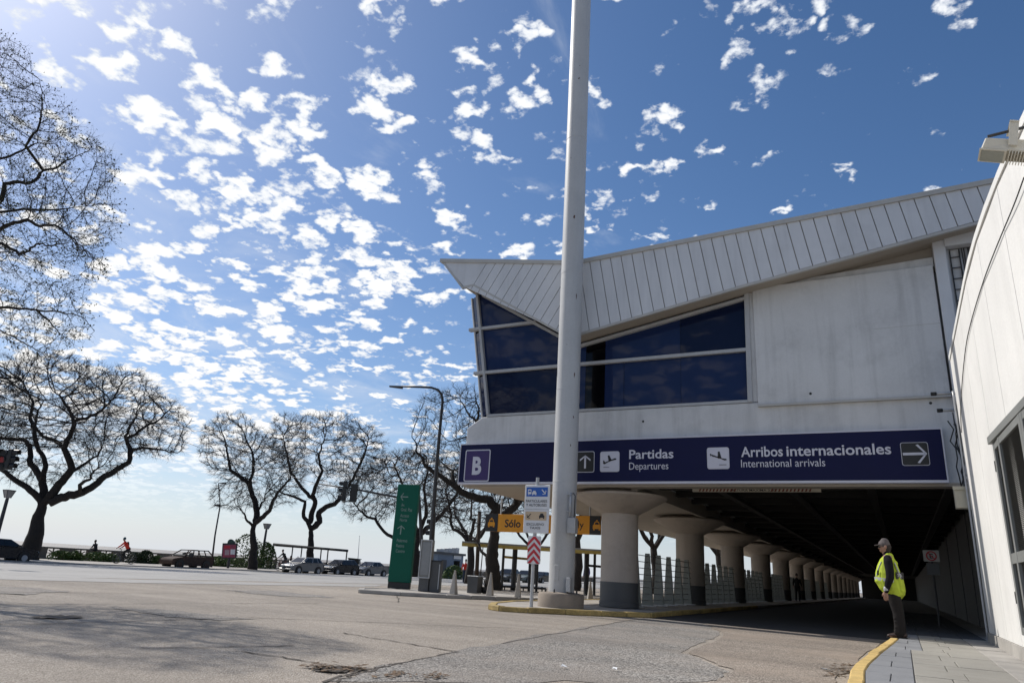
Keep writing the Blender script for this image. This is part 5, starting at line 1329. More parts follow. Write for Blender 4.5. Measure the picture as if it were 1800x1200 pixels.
# ------------------------------------------------------------------ cars
def car(name, label, paint, style='hatch', burnt=False, group='cars parked along the promenade kerb'):
    """built with its nose towards -Y, centre at the origin"""
    t = thing(name, label, 'car', (0, 0, 0), group)
    L_ = 3.95 if style == 'hatch' else 4.25; hw = .83
    if style == 'hatch': prof = [(-1.95, .38), (-1.97, .60), (-1.88, .74), (-.95, .92), (1.80, .98), (1.95, .90), (1.96, .40), (1.7, .25), (-1.7, .25)]
    else: prof = [(-2.1, .38), (-2.12, .60), (-2.02, .75), (-1.05, .93), (1.35, .98), (1.95, .97), (2.1, .86), (2.1, .42), (1.85, .25), (-1.85, .25)]
    # lower body: outline extruded across with rounded flanks and wheel arches
    n = len(prof); sec = [(-hw, .0), (-hw*.96, .06), (hw*.96, .06), (hw, .0)]
    b = MB(); V_ = []
    for x, k in ((-hw+.06, 1.0), (-hw, .97), (hw, .97), (hw-.06, 1.0)):
        V_ += [(x, y*k, .25+(z-.25)*(1 if abs(x) < hw else .96)) for y, z in prof]
    fs = [tuple(range(n)), tuple(range(4*n-1, 3*n-1, -1))]
    for r in range(3): fs += [(r*n+i, (r+1)*n+i, (r+1)*n+(i+1) % n, r*n+(i+1) % n) for i in range(n)]
    b.add(V_, fs); b.build('body', paint, t, bevel=.04, seg=2)
    # cabin
    if style == 'hatch': bt, tp = [(-1.0, .91), (1.82, .97)], [(-.25, 1.40), (1.35, 1.43)]
    else: bt, tp = [(-1.08, .92), (1.45, .98)], [(-.30, 1.38), (.72, 1.40)]
    w0, w1 = hw-.05, hw-.22
    def Q(s, v, side):  # s along 0..1, v height 0..1
        y0, z0 = bt[0][0]+(bt[1][0]-bt[0][0])*s, bt[0][1]+(bt[1][1]-bt[0][1])*s
        y1, z1 = tp[0][0]+(tp[1][0]-tp[0][0])*s, tp[0][1]+(tp[1][1]-tp[0][1])*s
        return np.array([side*(w0+(w1-w0)*v), y0+(y1-y0)*v, z0+(z1-z0)*v])
    if not burnt:
        MB().hexa([Q(0, 0, -1), Q(0, 0, 1), Q(1, 0, 1), Q(1, 0, -1)], [Q(0, 1, -1), Q(0, 1, 1), Q(1, 1, 1), Q(1, 1, -1)]).build('cabin', paint, t, bevel=.05, seg=2)
        for sd in (-1, 1):
            for a, b_ in ((.10, .46), (.49, .74), (.77, .92)):
                p = [Q(a+.03, .1, sd), Q(b_, .1, sd), Q(b_, .88, sd), Q(a+.05, .88, sd)]
                MB().prism([q+np.array([sd*.006, 0, 0]) for q in p], (sd*.006, 0, 0)).build('side_window', m_cglass, t)
        f = lambda s, v, x: (Q(s, v, -1)*(1-x)+Q(s, v, 1)*x)
        MB().prism([f(0, .1, .07)+[0, -.012, 0], f(0, .1, .93)+[0, -.012, 0], f(0, .92, .92)+[0, -.012, 0], f(0, .92, .08)+[0, -.012, 0]], (0, -.006, .004)).build('windscreen', m_cglass, t)
        MB().prism([f(1, .2, .1)+[0, .012, 0], f(1, .2, .9)+[0, .012, 0], f(1, .9, .9)+[0, .012, 0], f(1, .9, .1)+[0, .012, 0]], (0, .006, .004)).build('rear_window', m_cglass, t)
        for sd in (-1, 1):
            MB().box((sd*.5-.17, -prof[0][0]*-1-.025, .58), (sd*.5+.17, prof[0][0]+.10, .72)).build('headlight', M('headlight_glass', (.55, .56, .55), .15), t, bevel=.02)
            MB().box((sd*.62-.1, -prof[0][0]-.09, .62), (sd*.62+.1, -prof[0][0]+.012, .82)).build('tail_light', m_red, t, bevel=.02)
            MB().box((sd*(hw+.02)-.07, -.82, .93), (sd*(hw+.02)+.07, -.66, 1.05)).build('mirror', paint, t, bevel=.03)
            for q in (-.02, .85): MB().box((sd*(hw+.004)-.012, q+.1, .80), (sd*(hw+.004)+.012, q+.26, .83)).build('door_handle', m_dkmet, t)
        MB().box((-.4, prof[0][0]-.02, .47), (.4, prof[0][0]+.06, .56)).build('grille', m_blk, t)
        MB().box((-hw+.03, prof[0][0]-.05, .33), (hw-.03, prof[0][0]+.12, .45)).build('bumper', paint, t, bevel=.04)
        MB().box((-hw+.03, -prof[0][0]-.12, .35), (hw-.03, -prof[0][0]+.04, .5)).build('bumper', paint, t, bevel=.04)
    else:
        for sd in (-1, 1):
            for s in (0, .46, .75, 1):
                MB().tube([Q(s, 0, sd), Q(s, 1, sd)], .045, 6).build('pillar', paint, t)
            MB().tube([Q(0, 1, sd), Q(1, 1, sd)], .045, 6).build('roof_rail', paint, t)
        MB().hexa([Q(0, .97, -1), Q(0, .97, 1), Q(1, .97, 1), Q(1, .97, -1)], [Q(0, 1.03, -1), Q(0, 1.03, 1), Q(1, 1.03, 1), Q(1, 1.03, -1)]).build('roof', paint, t)
        for sd in (-.4, .4): MB().box((sd-.22, -.1, .5), (sd+.22, .05, 1.22)).build('seat_frame', m_dkmet, t, bevel=.03)
        MB().tube([(-.65, -.75, .98), (.65, -.75, .98)], .09, 6).build('dashboard', m_dkmet, t)
    for sd in (-1, 1):
        for y in (-1.22, 1.22):
            w = MB().tube([(sd*(hw-.17), y, .30), (sd*(hw+.015), y, .30)], .30, 20).build('wheel', m_blk, t, bevel=.03)
            MB().tube([(sd*(hw+.005), y, .30), (sd*(hw+.022), y, .30)], .185, 14).build('rim', m_galv if not burnt else m_rustc, w)
            MB().tube([(sd*(hw-.2), y, .33), (sd*(hw+.004), y, .33)], .37, 20).build('wheel_arch', m_blk, t)
    return t
m_rustc = M('burnt_rust', (.06, .036, .026), .9, .35, 5, .3, 30)
m_silver = M('car_silver', (.20, .205, .21), .35, .04, 2, metal=.4, fine=0)
m_bcar = M('car_black', (.012, .014, .018), .25, .05, 2, fine=0)
def place_car(t, x, X, rot=0., z=None):
    p = onx(x, 1000, X); t.location = (X, p[1], gz(X) if z is None else z); t.rotation_euler = (0, 0, rot)
place_car(car('parked_car', 'silver hatchback parked under the bare trees by the shelter frame', m_silver), 531, -47.2)
place_car(car('parked_car', 'black hatchback parked between the two silver cars', m_bcar), 597, -47.2, .02)
place_car(car('parked_car', 'silver saloon parked just left of the green totem', m_silver, 'sedan'), 651, -47.0)
place_car(car('burnt_car', 'rusty burnt-out car shell without glass beside the thin lamp post', m_rustc, 'hatch', True), 326, -50.0, 0, -.4)
place_car(car('parked_car', 'dark car cut by the left edge beside the biggest tree', m_bcar, 'sedan'), -12, -50., math.pi)
place_car(car('parked_car', 'dark grey hatchback seen under the bus canopy left of the post', M('car_grey', (.05, .055, .06), .35, .05)), 893, -37., .1)
place_car(car('parked_car', 'pale green-grey hatchback seen behind the chevron board', M('car_greygreen', (.16, .19, .18), .35, .05)), 925, -38., .05)
place_car(car('parked_car', 'black car seen just left of the white mast', m_bcar, 'sedan'), 952, -39., .0)

# ------------------------------------------------------------------ kiosk, canopy, antenna
def kiosk():
    X = -46.; p0 = onx(767, 1015, X); p1 = onx(812, 1015, X)
    y0, y1 = p0[1], p1[1]; z0 = gz(X)
    t = thing('riverside_kiosk', 'small blue-grey flat-roofed kiosk with clutter on its roof beyond the planter', 'kiosk', (X, (y0+y1)/2, z0))
    m_k = M('kiosk_blue', (.16, .21, .28), .6, .1, 1, streak=.15)
    MB().box((X-3, y0, z0), (X, y1, z0+2.7)).build('wall', m_k, t, bevel=.02)
    MB().box((X-3.2, y0-.2, z0+2.7), (X+.2, y1+.2, z0+2.95)).build('roof', m_colb, t)
    MB().box((X+.001, y0+3.4, z0+1.1), (X+.04, y1-.8, z0+2.1)).build('window', m_cglass, t)
    MB().box((X+.001, y0+.8, z0), (X+.04, y0+1.8, z0+2.1)).build('door', m_colb, t)
    for k in range(3): MB().box((X-1-k*.3, y0+1+k*2.1, z0+2.951), (X-.4-k*.3, y0+1.8+k*2.1, z0+3.3+.15*k)).build('roof_unit', m_galv, t, bevel=.03)
    MB().box((X+.05, y0+3.2, z0+2.3), (X+.07, y1-.6, z0+2.68)).build('fascia_board', m_signw, t)
kiosk()
def canopy():
    d = 37.; Z = 2.28
    t = thing('bus_canopy', 'long flat canopy with yellow edge on slim dark posts behind the mast', 'canopy', tuple(ond(900, 1030, d)))
    a = ond(812, 956, d); b = ond(1075, 968, d); a[2] = b[2] = (a[2]+b[2])/2; Z = a[2]
    dr = (b-a)/np.linalg.norm(b-a); nn = np.array([-dr[1], dr[0], 0])
    MB().hexa([a, b, b+nn*2.4, a+nn*2.4], [a+[0, 0, .10], b+[0, 0, .10], b+nn*2.4+[0, 0, .10], a+nn*2.4+[0, 0, .10]]).build('roof', M('canopy_grey', (.30, .30, .29), .6), t)
    MB().hexa([a-nn*.05+[0, 0, -.15], b-nn*.05+[0, 0, -.15], b-nn*.003+[0, 0, -.15], a-nn*.003+[0, 0, -.15]], [a-nn*.05+[0, 0, .02], b-nn*.05+[0, 0, .02], b-nn*.003+[0, 0, .02], a-nn*.003+[0, 0, .02]]).build('edge_board', M('canopy_yellow', (.50, .36, .09), .6, .15, 2, dirt=.3), t)
    for x in (886, 906, 933, 946, 1032, 1046, 1062):
        p = ond(x, 960, d+1.2); p[2] = Z; q = p.copy(); q[2] = gz(p[0])
        MB().tube([q, p], .07 if x not in (906, 1032) else .13, 6).build('post', m_dkmet, t)
    MB().tube([ond(884, 978, d+1.2), ond(950, 984, d+1.2)], .06, 4).build('rail', M('canopy_yellow', (.5, .36, .09)), t)
    MB().tube([ond(1030, 993, d+1.2), ond(1064, 996, d+1.2)], .06, 4).build('rail', m_dkmet, t)
    MB().prism([ond(884, 1032, d+.8), ond(960, 1036, d+.8), ond(960, 1032, d+.8), ond(884, 1028, d+.8)], FH*.4).build('bench_seat', m_dkmet, t)
    for k in range(7):
        MB().prism([ond(886+k*11, 1042, d+.9), ond(888+k*11, 1042, d+.9), ond(888+k*11, 1031, d+.9), ond(886+k*11, 1031, d+.9)], FH*.3).build('bench_leg', m_dkmet, t)
canopy()
for i, (x, y0, y1, d, r, l) in enumerate(((843, 900, 1030, 40., .10, 'brown timber pole standing between the planter and the thick trunk'), (849, 962, 1028, 60., .04, 'thin pole far behind the planter'))):
    p = ond(x-6, y1, d); p[2] = gz(p[0]); t = thing('timber_pole', l, 'pole', tuple(p))
    MB().tube([p, ond(x, y0, d)], [r*1.15, r], 8).build('shaft', M('timber', (.055, .038, .026), .9, .2, 5), t, smooth=True)
    MB().tube([ond(x, y0, d), ond(x, y0, d)+[0, 0, .05]], r*1.1, 8).build('cap', m_dkmet, t)

# ------------------------------------------------------------------ barriers between the columns
m_bar = M('barrier_metal', (.20, .215, .20), .5, .06, 3)
def barrier(k, label):
    y0 = 20.6+8.26*k+.75; X = -7.15
    t = thing('barrier_screen', label, 'barrier', (X, y0+3.4, .12), 'tapered barrier screens between the columns')
    for i in range(6):
        y = y0+.35+i*1.22
        def fin(u0, u1, z): return [(X-.02+u0, y, z), (X-.02+u1, y, z), (X-.02+u1, y+.06, z), (X-.02+u0, y+.06, z)]
        MB().hexa(fin(-.20, .17, .13), fin(-.09, .06, 1.72)).build('fin', m_bar, t, bevel=.008)
        MB().box((X-.28, y-.03, .12), (X+.27, y+.09, .15)).build('foot_plate', m_galv, t)
    for j in range(8):
        z = .3+j*.19
        MB().tube([(X+.02, y0+.1, z), (X+.02, y0+6.9, z)], .012, 5).build('rod', m_galv, t)
names = ['first and second', 'second and third', 'third and fourth', 'fourth and fifth', 'fifth and sixth', 'sixth and seventh', 'seventh and eighth', 'eighth and ninth']
for k in range(8): barrier(k, 'pale screen of tapered metal fins between the %s columns' % names[k])

# ------------------------------------------------------------------ things in the covered lane
def trolley(x, y, rot, label):
    t = thing('luggage_trolley', label, 'trolley', (0, 0, 0), 'luggage trolleys in the covered lane')
    for sd in (-.28, .28):
        MB().tube([(sd, -.1, .12), (sd, -.05, .5), (sd, .05, 1.0)], .022, 6).build('upright', m_galv, t, smooth=True)
        MB().tube([(sd, -.1, .14), (sd*.8, .9, .10)], .02, 6).build('base_rail', m_galv, t)
        for q in (-.05, .75): MB().tube([(sd-.02, q, .06), (sd+.02, q, .06)], .06, 10).build('wheel', m_blk, t)
    MB().box((-.27, .05, 1.0), (.27, .09, 1.12)).build('handle_board', M('trolley_rust', (.22, .08, .03), .6), t, bevel=.01)
    for q in (.2, .45, .7): MB().tube([(-.26, q, .13), (.26, q, .13)], .014, 5).build('slat', m_galv, t)
    MB().box((-.25, .0, .62), (.25, .3, .64)).build('basket', m_galv, t)
    p = onz(x, y, .0); t.location = (p[0], p[1], .012); t.rotation_euler = (0, 0, rot); t.scale = (1.05, 1.05, 1.25)
trolley(1512, 1049, 2.6, 'chrome luggage trolley in the dark lane, leftmost beside the guard'); trolley(1530, 1050, 2.8, 'chrome luggage trolley in the dark lane with rusty handle board'); trolley(1548, 1050, 2.5, 'chrome luggage trolley in the dark lane, half behind the guard')
def nopark():
    Y = 24.; a = ony(1624, 986, Y); b = ony(1650, 967, Y)
    t = thing('no_parking_sign', 'dim white no parking sign on the inner lane wall', 'sign', ((a[0]+b[0])/2, Y, a[2]))
    MB().box((a[0], Y, a[2]), (b[0], Y+.03, b[2])).build('plate', M('dim_sign', (.45, .43, .40), .6), t, bevel=.006)
    MB().tube([((a[0]+b[0])/2, Y+.05, .13), ((a[0]+b[0])/2, Y+.05, b[2])], .03, 6).build('post', m_dkmet, t)
    cx, cz, R = (a[0]+b[0])/2, (a[2]+b[2])/2, (b[2]-a[2])*.38
    MB().ring((cx, Y-.012, cz), (0, 1, 0), R, R*.14, 24, 6).build('red_ring', m_red, t)
    flat('red_bar', [(-R*.7, R*.55), (-R*.55, R*.7), (R*.7, -R*.55), (R*.55, -R*.7)], (cx, Y, cz), U, V, m_red, t, .006)
    text('lettering', 'E', (cx-R*.38, Y, cz-R*.5), R*.76, U, V, m_blk, t, .03, height=R*1.05, eps=.004)
    MB().box((a[0]+.05, Y, a[2]-.36), (b[0]-.03, Y+.02, a[2]-.05)).build('sub_plate', M('dim_sign2', (.10, .10, .10), .6), t)
nopark()

# ------------------------------------------------------------------ people
def blob(name, chains, mat, parent, voxel=.014, smooth=6, sub=0):
    """one continuous skin over tapered elliptical tubes; chain = [(x, y, z, r_side, r_front), ...]"""
    b = MB()
    for ch in chains:
        P = np.array([c[:3] for c in ch], float); k = len(P)
        ra = np.array([c[3] for c in ch]); rb = np.array([c[4] if len(c) > 4 else c[3] for c in ch])
        # hemispherical ends
        d0 = P[0]-P[1]; d0 /= np.linalg.norm(d0); d1 = P[-1]-P[-2]; d1 /= np.linalg.norm(d1)
        m0, m1 = min(ra[0], rb[0]), min(ra[-1], rb[-1])
        PP = [P[0]+d0*m0*.95, P[0]+d0*m0*.7]+list(P)+[P[-1]+d1*m1*.7, P[-1]+d1*m1*.95]
        A = [ra[0]*.3, ra[0]*.72]+list(ra)+[ra[-1]*.72, ra[-1]*.3]; B = [rb[0]*.3, rb[0]*.72]+list(rb)+[rb[-1]*.72, rb[-1]*.3]
        PP = np.array(PP); t = np.gradient(PP, axis=0); t /= np.linalg.norm(t, axis=1)[:, None]
        n = 14; vs = []
        for i in range(len(PP)):
            side = np.array([0, 1., 0]); side = side-t[i]*(side@t[i])
            if np.linalg.norm(side) < .2: side = np.array([1., 0, 0])-t[i]*t[i][0]
            side /= np.linalg.norm(side); fr = np.cross(t[i], side)
            for q in range(n):
                a = 2*math.pi*q/n; vs.append(PP[i]+side*A[i]*math.cos(a)+fr*B[i]*math.sin(a))
        K = len(PP)
        b.add(vs, [(i*n+j, i*n+(j+1) % n, (i+1)*n+(j+1) % n, (i+1)*n+j) for i in range(K-1) for j in range(n)]+[tuple(range(n-1, -1, -1)), tuple(range((K-1)*n, K*n))])
    me = bpy.data.meshes.new(name); me.from_pydata(b.v, [], b.f); me.update()
    o = link(name, me, mat, parent, True)
    r = o.modifiers.new('r', 'REMESH'); r.mode = 'VOXEL'; r.voxel_size = voxel; r.use_smooth_shade = True
    s = o.modifiers.new('s', 'SMOOTH'); s.factor = .5; s.iterations = smooth
    return o
m_skin = M('skin', (.30, .165, .115), .55, .06, 6, fine=0)
def guard():
    g = thing('person', 'guard in cap and yellow high-visibility vest standing on the yellow kerb', 'person', (0, 0, 0))
    m_vest = M('vest_yellow', (.42, .52, .05), .8, .12, 5, .8, 9, spec=.2)
    m_jack = M('jacket_black', (.009, .009, .011), .9, .2, 8, .5, 14, spec=.15)
    m_trs = M('trouser_grey', (.020, .018, .018), .9, .15, 6, .6, 11, spec=.15)
    m_ref = M('reflective_tape', (.40, .41, .42), .35, .05, 5)
    m_cap = M('cap_grey', (.10, .085, .085), .85, .15, 12)
    m_shoe = M('shoe_brown', (.035, .018, .014), .5, .2, 8)
    # x forward, y left (towards the camera), z up
    fingers = []
    for sd, hx in ((1, .125), (-1, .11)):
        y = sd*.27
        for k, (dy, l) in enumerate(((.028, .072), (.010, .085), (-.009, .080), (-.027, .062))):
            bx_, by_, bz_ = hx+.015, y-sd*dy*.2+0*sd, .70
            # fingers lie one behind another along x when the hand hangs with its back outwards
            ox = .032-k*.022
            fingers.append([(hx+ox, y, .735, .0105), (hx+ox+.006, y-sd*.006, .735-l*.5, .0100), (hx+ox+.002, y-sd*.022, .735-l*.95, .0085)])
        fingers.append([(hx+.03, y-sd*.012, .80, .013), (hx+.055, y-sd*.018, .765, .0115), (hx+.062, y-sd*.022, .735, .010)])
    body = [[(.0, 0, .84, .17, .13), (.04, 0, 1.0, .18, .17), (.06, 0, 1.2, .185, .155), (.045, 0, 1.42, .17, .11)],
            [(.05, 0, 1.44, .065), (.075, 0, 1.54, .058, .06), (.085, 0, 1.58, .056)],
            [(.085, 0, 1.60, .068, .085), (.09, 0, 1.66, .076, .098), (.085, 0, 1.71, .076, .098), (.08, 0, 1.75, .06, .075)],       # skull
            [(.115, 0, 1.575, .04, .045), (.145, 0, 1.585, .035, .035)],                                                        # jaw, chin
            [(.16, 0, 1.655, .016), (.187, 0, 1.628, .017)],                                                                    # nose
            [(.158, 0, 1.60, .028, .016), (.160, 0, 1.597, .026, .014)], [(.15, -.03, 1.672, .02), (.15, .03, 1.672, .02)],      # lips, brow
            [(.065, .078, 1.625, .012, .020), (.06, .082, 1.67, .013, .024)], [(.065, -.078, 1.625, .012, .02), (.06, -.082, 1.67, .013, .024)]]
    for sd in (1, -1):
        hx = .125 if sd > 0 else .11
        body += [[(.02, sd*.09, .84, .10), (-.02, sd*.10, .48, .068), (-.02, sd*.10, .12, .045), (.03, sd*.10, .05, .045, .04), (.14, sd*.11, .03, .045, .025)],
                 [(.04, sd*.20, 1.42, .06), (.03, sd*.265, 1.15, .05), (.09, sd*.275, .88, .032), (hx-.005, sd*.272, .82, .030)],
                 [(hx-.002, sd*.27, .82, .022, .034), (hx, sd*.27, .765, .020, .043), (hx, sd*.27, .735, .018, .040)]]
    blob('body', body+fingers, m_skin, g, .0075, 3)
    # jacket with sleeves under the vest
    jk = [[(.02, 0, .93, .19, .15), (.06, 0, 1.08, .20, .185), (.065, 0, 1.22, .20, .17), (.045, 0, 1.40, .185, .125), (.05, 0, 1.47, .10, .085), (.062, 0, 1.535, .072, .072)]]
    for sd in (1, -1):
        jk.append([(.04, sd*.17, 1.43, .075), (.03, sd*.235, 1.36, .082), (.015, sd*.275, 1.20, .078), (.02, sd*.29, 1.08, .072), (.065, sd*.285, .96, .062), (.10, sd*.277, .86, .050), (.108, sd*.275, .835, .048)])
    blob('jacket', jk, m_jack, g, .012, 4)
    blob('cuff', [[(.098, .277, .885, .056), (.106, .276, .855, .054)]], m_ref, g, .012, 2)
    tr = [[(-.005, 0, .97, .185, .155), (.0, 0, .88, .185, .15), (.0, 0, .80, .17, .135)]]
    for sd in (1, -1):
        tr.append([(.01, sd*.085, .84, .105, .125), (-.01, sd*.10, .62, .092, .108), (-.035, sd*.10, .46, .080, .095), (-.04, sd*.10, .28, .076, .092), (-.035, sd*.10, .12, .078, .098), (-.025, sd*.10, .075, .078, .10)])
    for k, (z, dx) in enumerate(((.36, .075), (.30, .07), (.20, .075), (.15, .08), (.11, .085))):
        tr.append([(dx-.04, .04, z-.01, .016), (dx-.035, .10, z, .02), (dx-.05, .16, z-.015, .014)])
    blob('trousers', tr, m_trs, g, .012, 3)
    for sd in (1, -1):
        blob('shoe', [[(-.10, sd*.10, .055, .045, .05), (.0, sd*.10, .055, .048, .05), (.09, sd*.105, .045, .05, .038), (.165, sd*.11, .036, .045, .026)]], m_shoe, g, .01, 3)
        MB().box((-.145, sd*.10-.05, .0), (.20, sd*.10+.055, .016)).build('sole', m_blk, g)
    # vest: front falls loose over the belly, back hem lower
    vs = [[(-.0, 0, .87, .235, .205), (.03, 0, .95, .245, .235), (.065, 0, 1.04, .245, .25), (.07, 0, 1.16, .235, .225), (.062, 0, 1.28, .205, .19), (.045, 0, 1.40, .165, .145), (.035, 0, 1.46, .12, .10)],
          [(.20, 0, .955, .16, .07), (.245, 0, 1.01, .17, .075), (.22, 0, 1.10, .16, .07)], [(-.14, 0, .84, .17, .06), (-.135, 0, .95, .19, .06), (-.11, 0, 1.1, .18, .06)]]
    for sd in (1, -1): vs.append([(.13, sd*.12, 1.28, .05, .05), (.05, sd*.135, 1.465, .045, .055), (-.06, sd*.12, 1.36, .05, .05)])
    v = blob('vest', vs, m_vest, g, .011, 3)
    def band(z0, z1, lift, x0, nm, mat, par, a0=0, a1=2*math.pi, tiltx=0.):
        b = MB(); n = 40; vs_ = []
        for z in (z0, z1):
            for i in range(n+1):
                a = a0+(a1-a0)*i/n
                rx = (.272 if math.cos(a) > 0 else .205); ry = .242
                vs_.append((.055+x0+(rx+lift)*math.cos(a), (ry+lift)*math.sin(a)*1.0, z+tiltx*math.cos(a)))
        b.add(vs_, [(i, i+1, n+2+i, n+1+i) for i in range(n)]); return b.build(nm, mat, par)
    band(1.00, 1.055, .002, -.01, 'reflective_band', m_ref, v, tiltx=.03)
    # vertical tapes over the shoulder, lettered patch on the back
    for sd in (1,):
        blob('reflective_tape', [[(-.15, sd*.15, 1.08, .022, .012), (-.115, sd*.155, 1.22, .022, .012), (-.07, sd*.15, 1.36, .022, .012)]], m_ref, v, .009, 1)
    a = np.array([-.205, .13, 1.075]); u = np.array([.55, .83, 0]); u = np.array([-.16, -.17, 0]); u /= np.linalg.norm(u)
    pt = MB(); p0 = np.array([-.075, .205, 1.06]); n_ = np.array([-.68, .73, 0])
    w, h = .17, .125
    pt.prism([p0, p0+u*w, p0+u*w+[0, 0, h], p0+[0, 0, h]], n_*.012); P_ = pt.build('back_patch', m_blk, v)
    text('lettering', 'SA', p0+n_*.014+u*.03+np.array([0, 0, .045]), .10, u, V, m_ref, P_, .01, height=.055, eps=-.0)
    blob('reflective_tape', [[(.262, .13, 1.10, .022, .012), (.225, .14, 1.22, .022, .012), (.16, .135, 1.36, .022, .012)]], m_ref, v, .009, 1)
    blob('vest_print', [[(.235, .19, 1.12, .010, .02), (.225, .195, 1.2, .010, .02)]], m_blk, v, .008, 1)
    # cap with peak, hair, sunglasses
    blob('hair', [[(.04, 0, 1.60, .070, .06), (.035, 0, 1.66, .080, .075)]], M('hair_dark', (.025, .018, .015), .8), g, .01, 3)
    blob('cap', [[(.085, 0, 1.695, .088, .110), (.08, 0, 1.725, .086, .106), (.075, 0, 1.755, .070, .085)]], m_cap, g, .009, 3)
    MB().hexa([(.165, -.07, 1.688), (.265, -.05, 1.672), (.265, .05, 1.672), (.165, .07, 1.688)], [(.165, -.07, 1.702), (.265, -.045, 1.682), (.265, .045, 1.682), (.165, .07, 1.702)]).build('cap_peak', m_cap, g, bevel=.005)
    MB().box((.155, -.072, 1.635), (.182, .072, 1.668)).build('sunglasses', m_blk, g, bevel=.006)
    for sd in (-1, 1): MB().tube([(.165, sd*.073, 1.66), (.06, sd*.083, 1.665)], .005, 5).build('glasses_arm', m_blk, g)
    p = onz(1578, 1121, .15)
    g.location = (p[0]+.02, p[1]+.15, .148); g.rotation_euler = (0, 0, math.radians(180-4))
guard()

def figure(label, loc, rotz, J, top, legs, head='hair', hcol=(.02, .015, .012), extra=None, scale=1., group=None):
    """small figure from joints: pelvis, chest, neck, head + per side shoulder/elbow/hand/knee/foot"""
    g = thing('person', label, 'person', (0, 0, 0), group)
    H = J['head']; N = J['neck']; C_ = J['chest']; P = J['pelvis']
    sk = [[(*P, .13, .11), (*C_, .15, .11), (*N, .06)], [(*N, .05), (*(np.array(H)-[0, 0, .08]), .05)], [(H[0], H[1], H[2]-.06, .065, .075), (H[0], H[1], H[2]+.06, .07, .085)], [(H[0]+.07, H[1], H[2]-.02, .015), (H[0]+.095, H[1], H[2]-.035, .015)]]
    sh, le, shoes = [[(*P, .15, .12), (*((np.array(P)+C_)/2), .155, .125), (*C_, .165, .12), (*(np.array(N)-[0, 0, .03]), .08)]], [[(P[0], P[1], P[2]+.06, .15, .12), (P[0], P[1], P[2]-.03, .15, .12)]], []
    for sd in ('l', 'r'):
        S, E_, Hd, K, F_ = (J[k+sd] for k in ('sho', 'elb', 'hand', 'knee', 'foot')); y = .09 if sd == 'l' else -.09
        sk += [[(*S, .05), (*E_, .04), (*Hd, .03)], [(*Hd, .03, .04), (Hd[0]+.04, Hd[1], Hd[2]-.06, .02, .035)], [(P[0], y, P[2], .09), (*K, .06), (*F_, .04)]]
        sh.append([(*C_, .08), (*S, .07), (*E_, .052), (*(np.array(E_)*.4+np.array(Hd)*.6), .045)])
        le.append([(P[0], y, P[2], .10), (*K, .075), (*F_, .06)])
        shoes.append([(F_[0]-.03, F_[1], F_[2]-.03, .04, .04), (F_[0]+.15, F_[1], F_[2]-.045, .04, .03)])
    blob('body', sk, m_skin, g, .02, 3); blob('shirt', sh, top, g, .02, 3); blob('trousers', le, legs, g, .02, 3)
    for s in shoes: blob('shoe', [s], m_blk, g, .02, 2)
    hm = M('hair_%d' % int(sum(hcol)*1000), hcol, .7)
    blob('helmet' if head == 'helmet' else 'hair', [[(H[0]-.01, H[1], H[2]+.03, .09, .115), (H[0]-.01, H[1], H[2]+.08, .075, .10)]], hm, g, .02, 3)
    if extra: extra(g)
    g.location = loc; g.rotation_euler = (0, 0, rotz); g.scale = (scale,)*3
    return g
CY = dict(pelvis=(-.15, 0, .98), chest=(.12, 0, 1.35), neck=(.22, 0, 1.50), head=(.30, 0, 1.66), shol=(.15, .2, 1.42), shor=(.15, -.2, 1.42), elbl=(.35, .24, 1.2), elbr=(.35, -.24, 1.2), handl=(.56, .24, 1.05), handr=(.56, -.24, 1.05), kneel=(.22, .11, .82), kneer=(.14, -.11, .68), footl=(.02, .12, .46), footr=(-.02, -.12, .18))
SIT = dict(pelvis=(0, 0, .1), chest=(.10, 0, .45), neck=(.14, 0, .60), head=(.2, 0, .74), shol=(.12, .2, .52), shor=(.12, -.2, .52), elbl=(.2, .24, .28), elbr=(.2, -.24, .28), handl=(.38, .1, .22), handr=(.38, -.1, .22), kneel=(.42, .12, .12), kneer=(.42, -.12, .12), footl=(.40, .12, -.32), footr=(.40, -.12, -.32))
STD = dict(pelvis=(0, 0, .95), chest=(0, 0, 1.32), neck=(0, 0, 1.48), head=(.02, 0, 1.64), shol=(0, .2, 1.42), shor=(0, -.2, 1.42), elbl=(-.02, .25, 1.15), elbr=(.02, -.25, 1.15), handl=(.05, .26, .9), handr=(.08, -.26, .9), kneel=(.03, .1, .5), kneer=(-.02, -.1, .5), footl=(.02, .1, .09), footr=(-.08, -.1, .09))
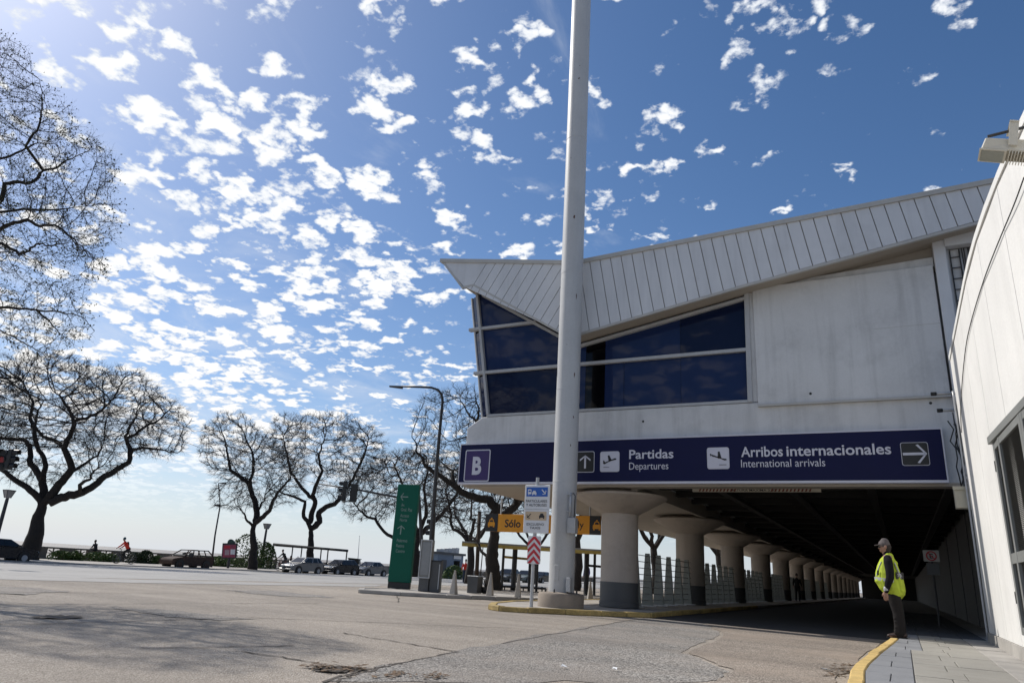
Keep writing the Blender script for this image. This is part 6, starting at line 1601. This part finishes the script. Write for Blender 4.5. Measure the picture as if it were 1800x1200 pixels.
def bicycle(label, loc, rotz, col, scale=1.):
    t = thing('bicycle', label, 'bicycle', (0, 0, 0), 'bicycles ridden along the promenade')
    for x in (-.52, .52):
        w = MB().ring((x, 0, .34), (0, 1, 0), .32, .025, 28, 6).build('wheel', m_blk, t, smooth=True)
        s = MB()
        for k in range(10): s.tube([(x, 0, .34), (x+.31*math.cos(k*.628), 0, .34+.31*math.sin(k*.628))], .003, 3)
        s.build('spokes', m_galv, w)
    fr = MB()
    for a, b in (((-.52, .34), (-.1, .32)), ((-.1, .32), (-.22, .86)), ((-.52, .34), (-.2, .75)), ((-.2, .76), (.36, .80)), ((-.1, .32), (.38, .72)), ((.34, .95), (.52, .34))):
        fr.tube([(a[0], 0, a[1]), (b[0], 0, b[1])], .02, 6)
    fr.build('frame', col, t, smooth=True)
    MB().box((-.34, -.06, .86), (-.10, .06, .91)).build('saddle', m_blk, t, bevel=.02)
    MB().tube([(.45, -.25, 1.0), (.34, -.06, .97), (.34, .06, .97), (.45, .25, 1.0)], .014, 6).build('handlebar', m_blk, t, smooth=True)
    MB().ring((-.1, 0, .32), (0, 1, 0), .09, .012, 16, 4).build('chainring', m_dkmet, t)
    t.location = loc; t.rotation_euler = (0, 0, rotz); t.scale = (scale,)*3
def gp_(x, y, X, z): p = onx(x, y, X); return (X, p[1], z)
m_cred = M('shirt_red', (.62, .035, .015), .7, .08, 6); m_cblk = M('cloth_black', (.012, .012, .014), .8)
c1 = gp_(218, 985, -52.4, -.28); rz = math.radians(-98)
figure('cyclist in red shirt and teal helmet riding along the promenade', c1, rz, CY, m_cred, m_cblk, 'helmet', (.02, .08, .10), lambda g: blob('backpack', [[(-.05, 0, 1.28, .12, .07), (.0, 0, 1.45, .11, .07)]], m_cblk, g, .02, 2), 1.08)
bicycle('bicycle under the red-shirted cyclist', c1, rz, m_dkmet, 1.08)
c2 = gp_(497, 1002, -51., -.28); figure('cyclist in dark clothes riding past the black shelter frame', c2, rz, CY, m_cblk, M('shorts_grey', (.05, .05, .06), .8), 'hair', (.02, .015, .012), None, 1.05)
bicycle('bicycle under the dark cyclist by the shelter frame', c2, rz, M('bike_red', (.2, .03, .03), .4), 1.05)
figure('person in dark clothes seated on the balustrade with back to the road', gp_(166, 975, -58.9, .50), math.radians(200), SIT, m_cblk, m_cblk, 'hair', (.015, .012, .01), None, 1.0)
figure('dark-clothed person seated on the bench inside the shelter frame, left', gp_(508, 990, -54.3, .22), math.radians(-20), SIT, M('cloth_grey', (.04, .04, .045), .8), m_cblk)
figure('dark-clothed person seated on the bench inside the shelter frame, right', gp_(519, 992, -54.3, .18), math.radians(10), SIT, m_cblk, m_cblk)
figure('standing person in red top beyond the square planter', gp_(817, 1015, -30., gz(-30)), math.radians(-60), STD, m_cred, M('jeans', (.03, .04, .07), .8), 'hair', (.02, .015, .012), None, 1.0)
figure('person in purple top seen between the mast and the nearest column', gp_(1031, 1030, -17., .0), math.radians(-120), STD, M('shirt_purple', (.05, .03, .18), .8), m_cblk, 'hair', (.03, .02, .015), None, .95)
figure('dark figure standing beside the fifth column in the covered lane', (-6.2, 52.6, .12), math.radians(-70), STD, m_cblk, m_cblk)
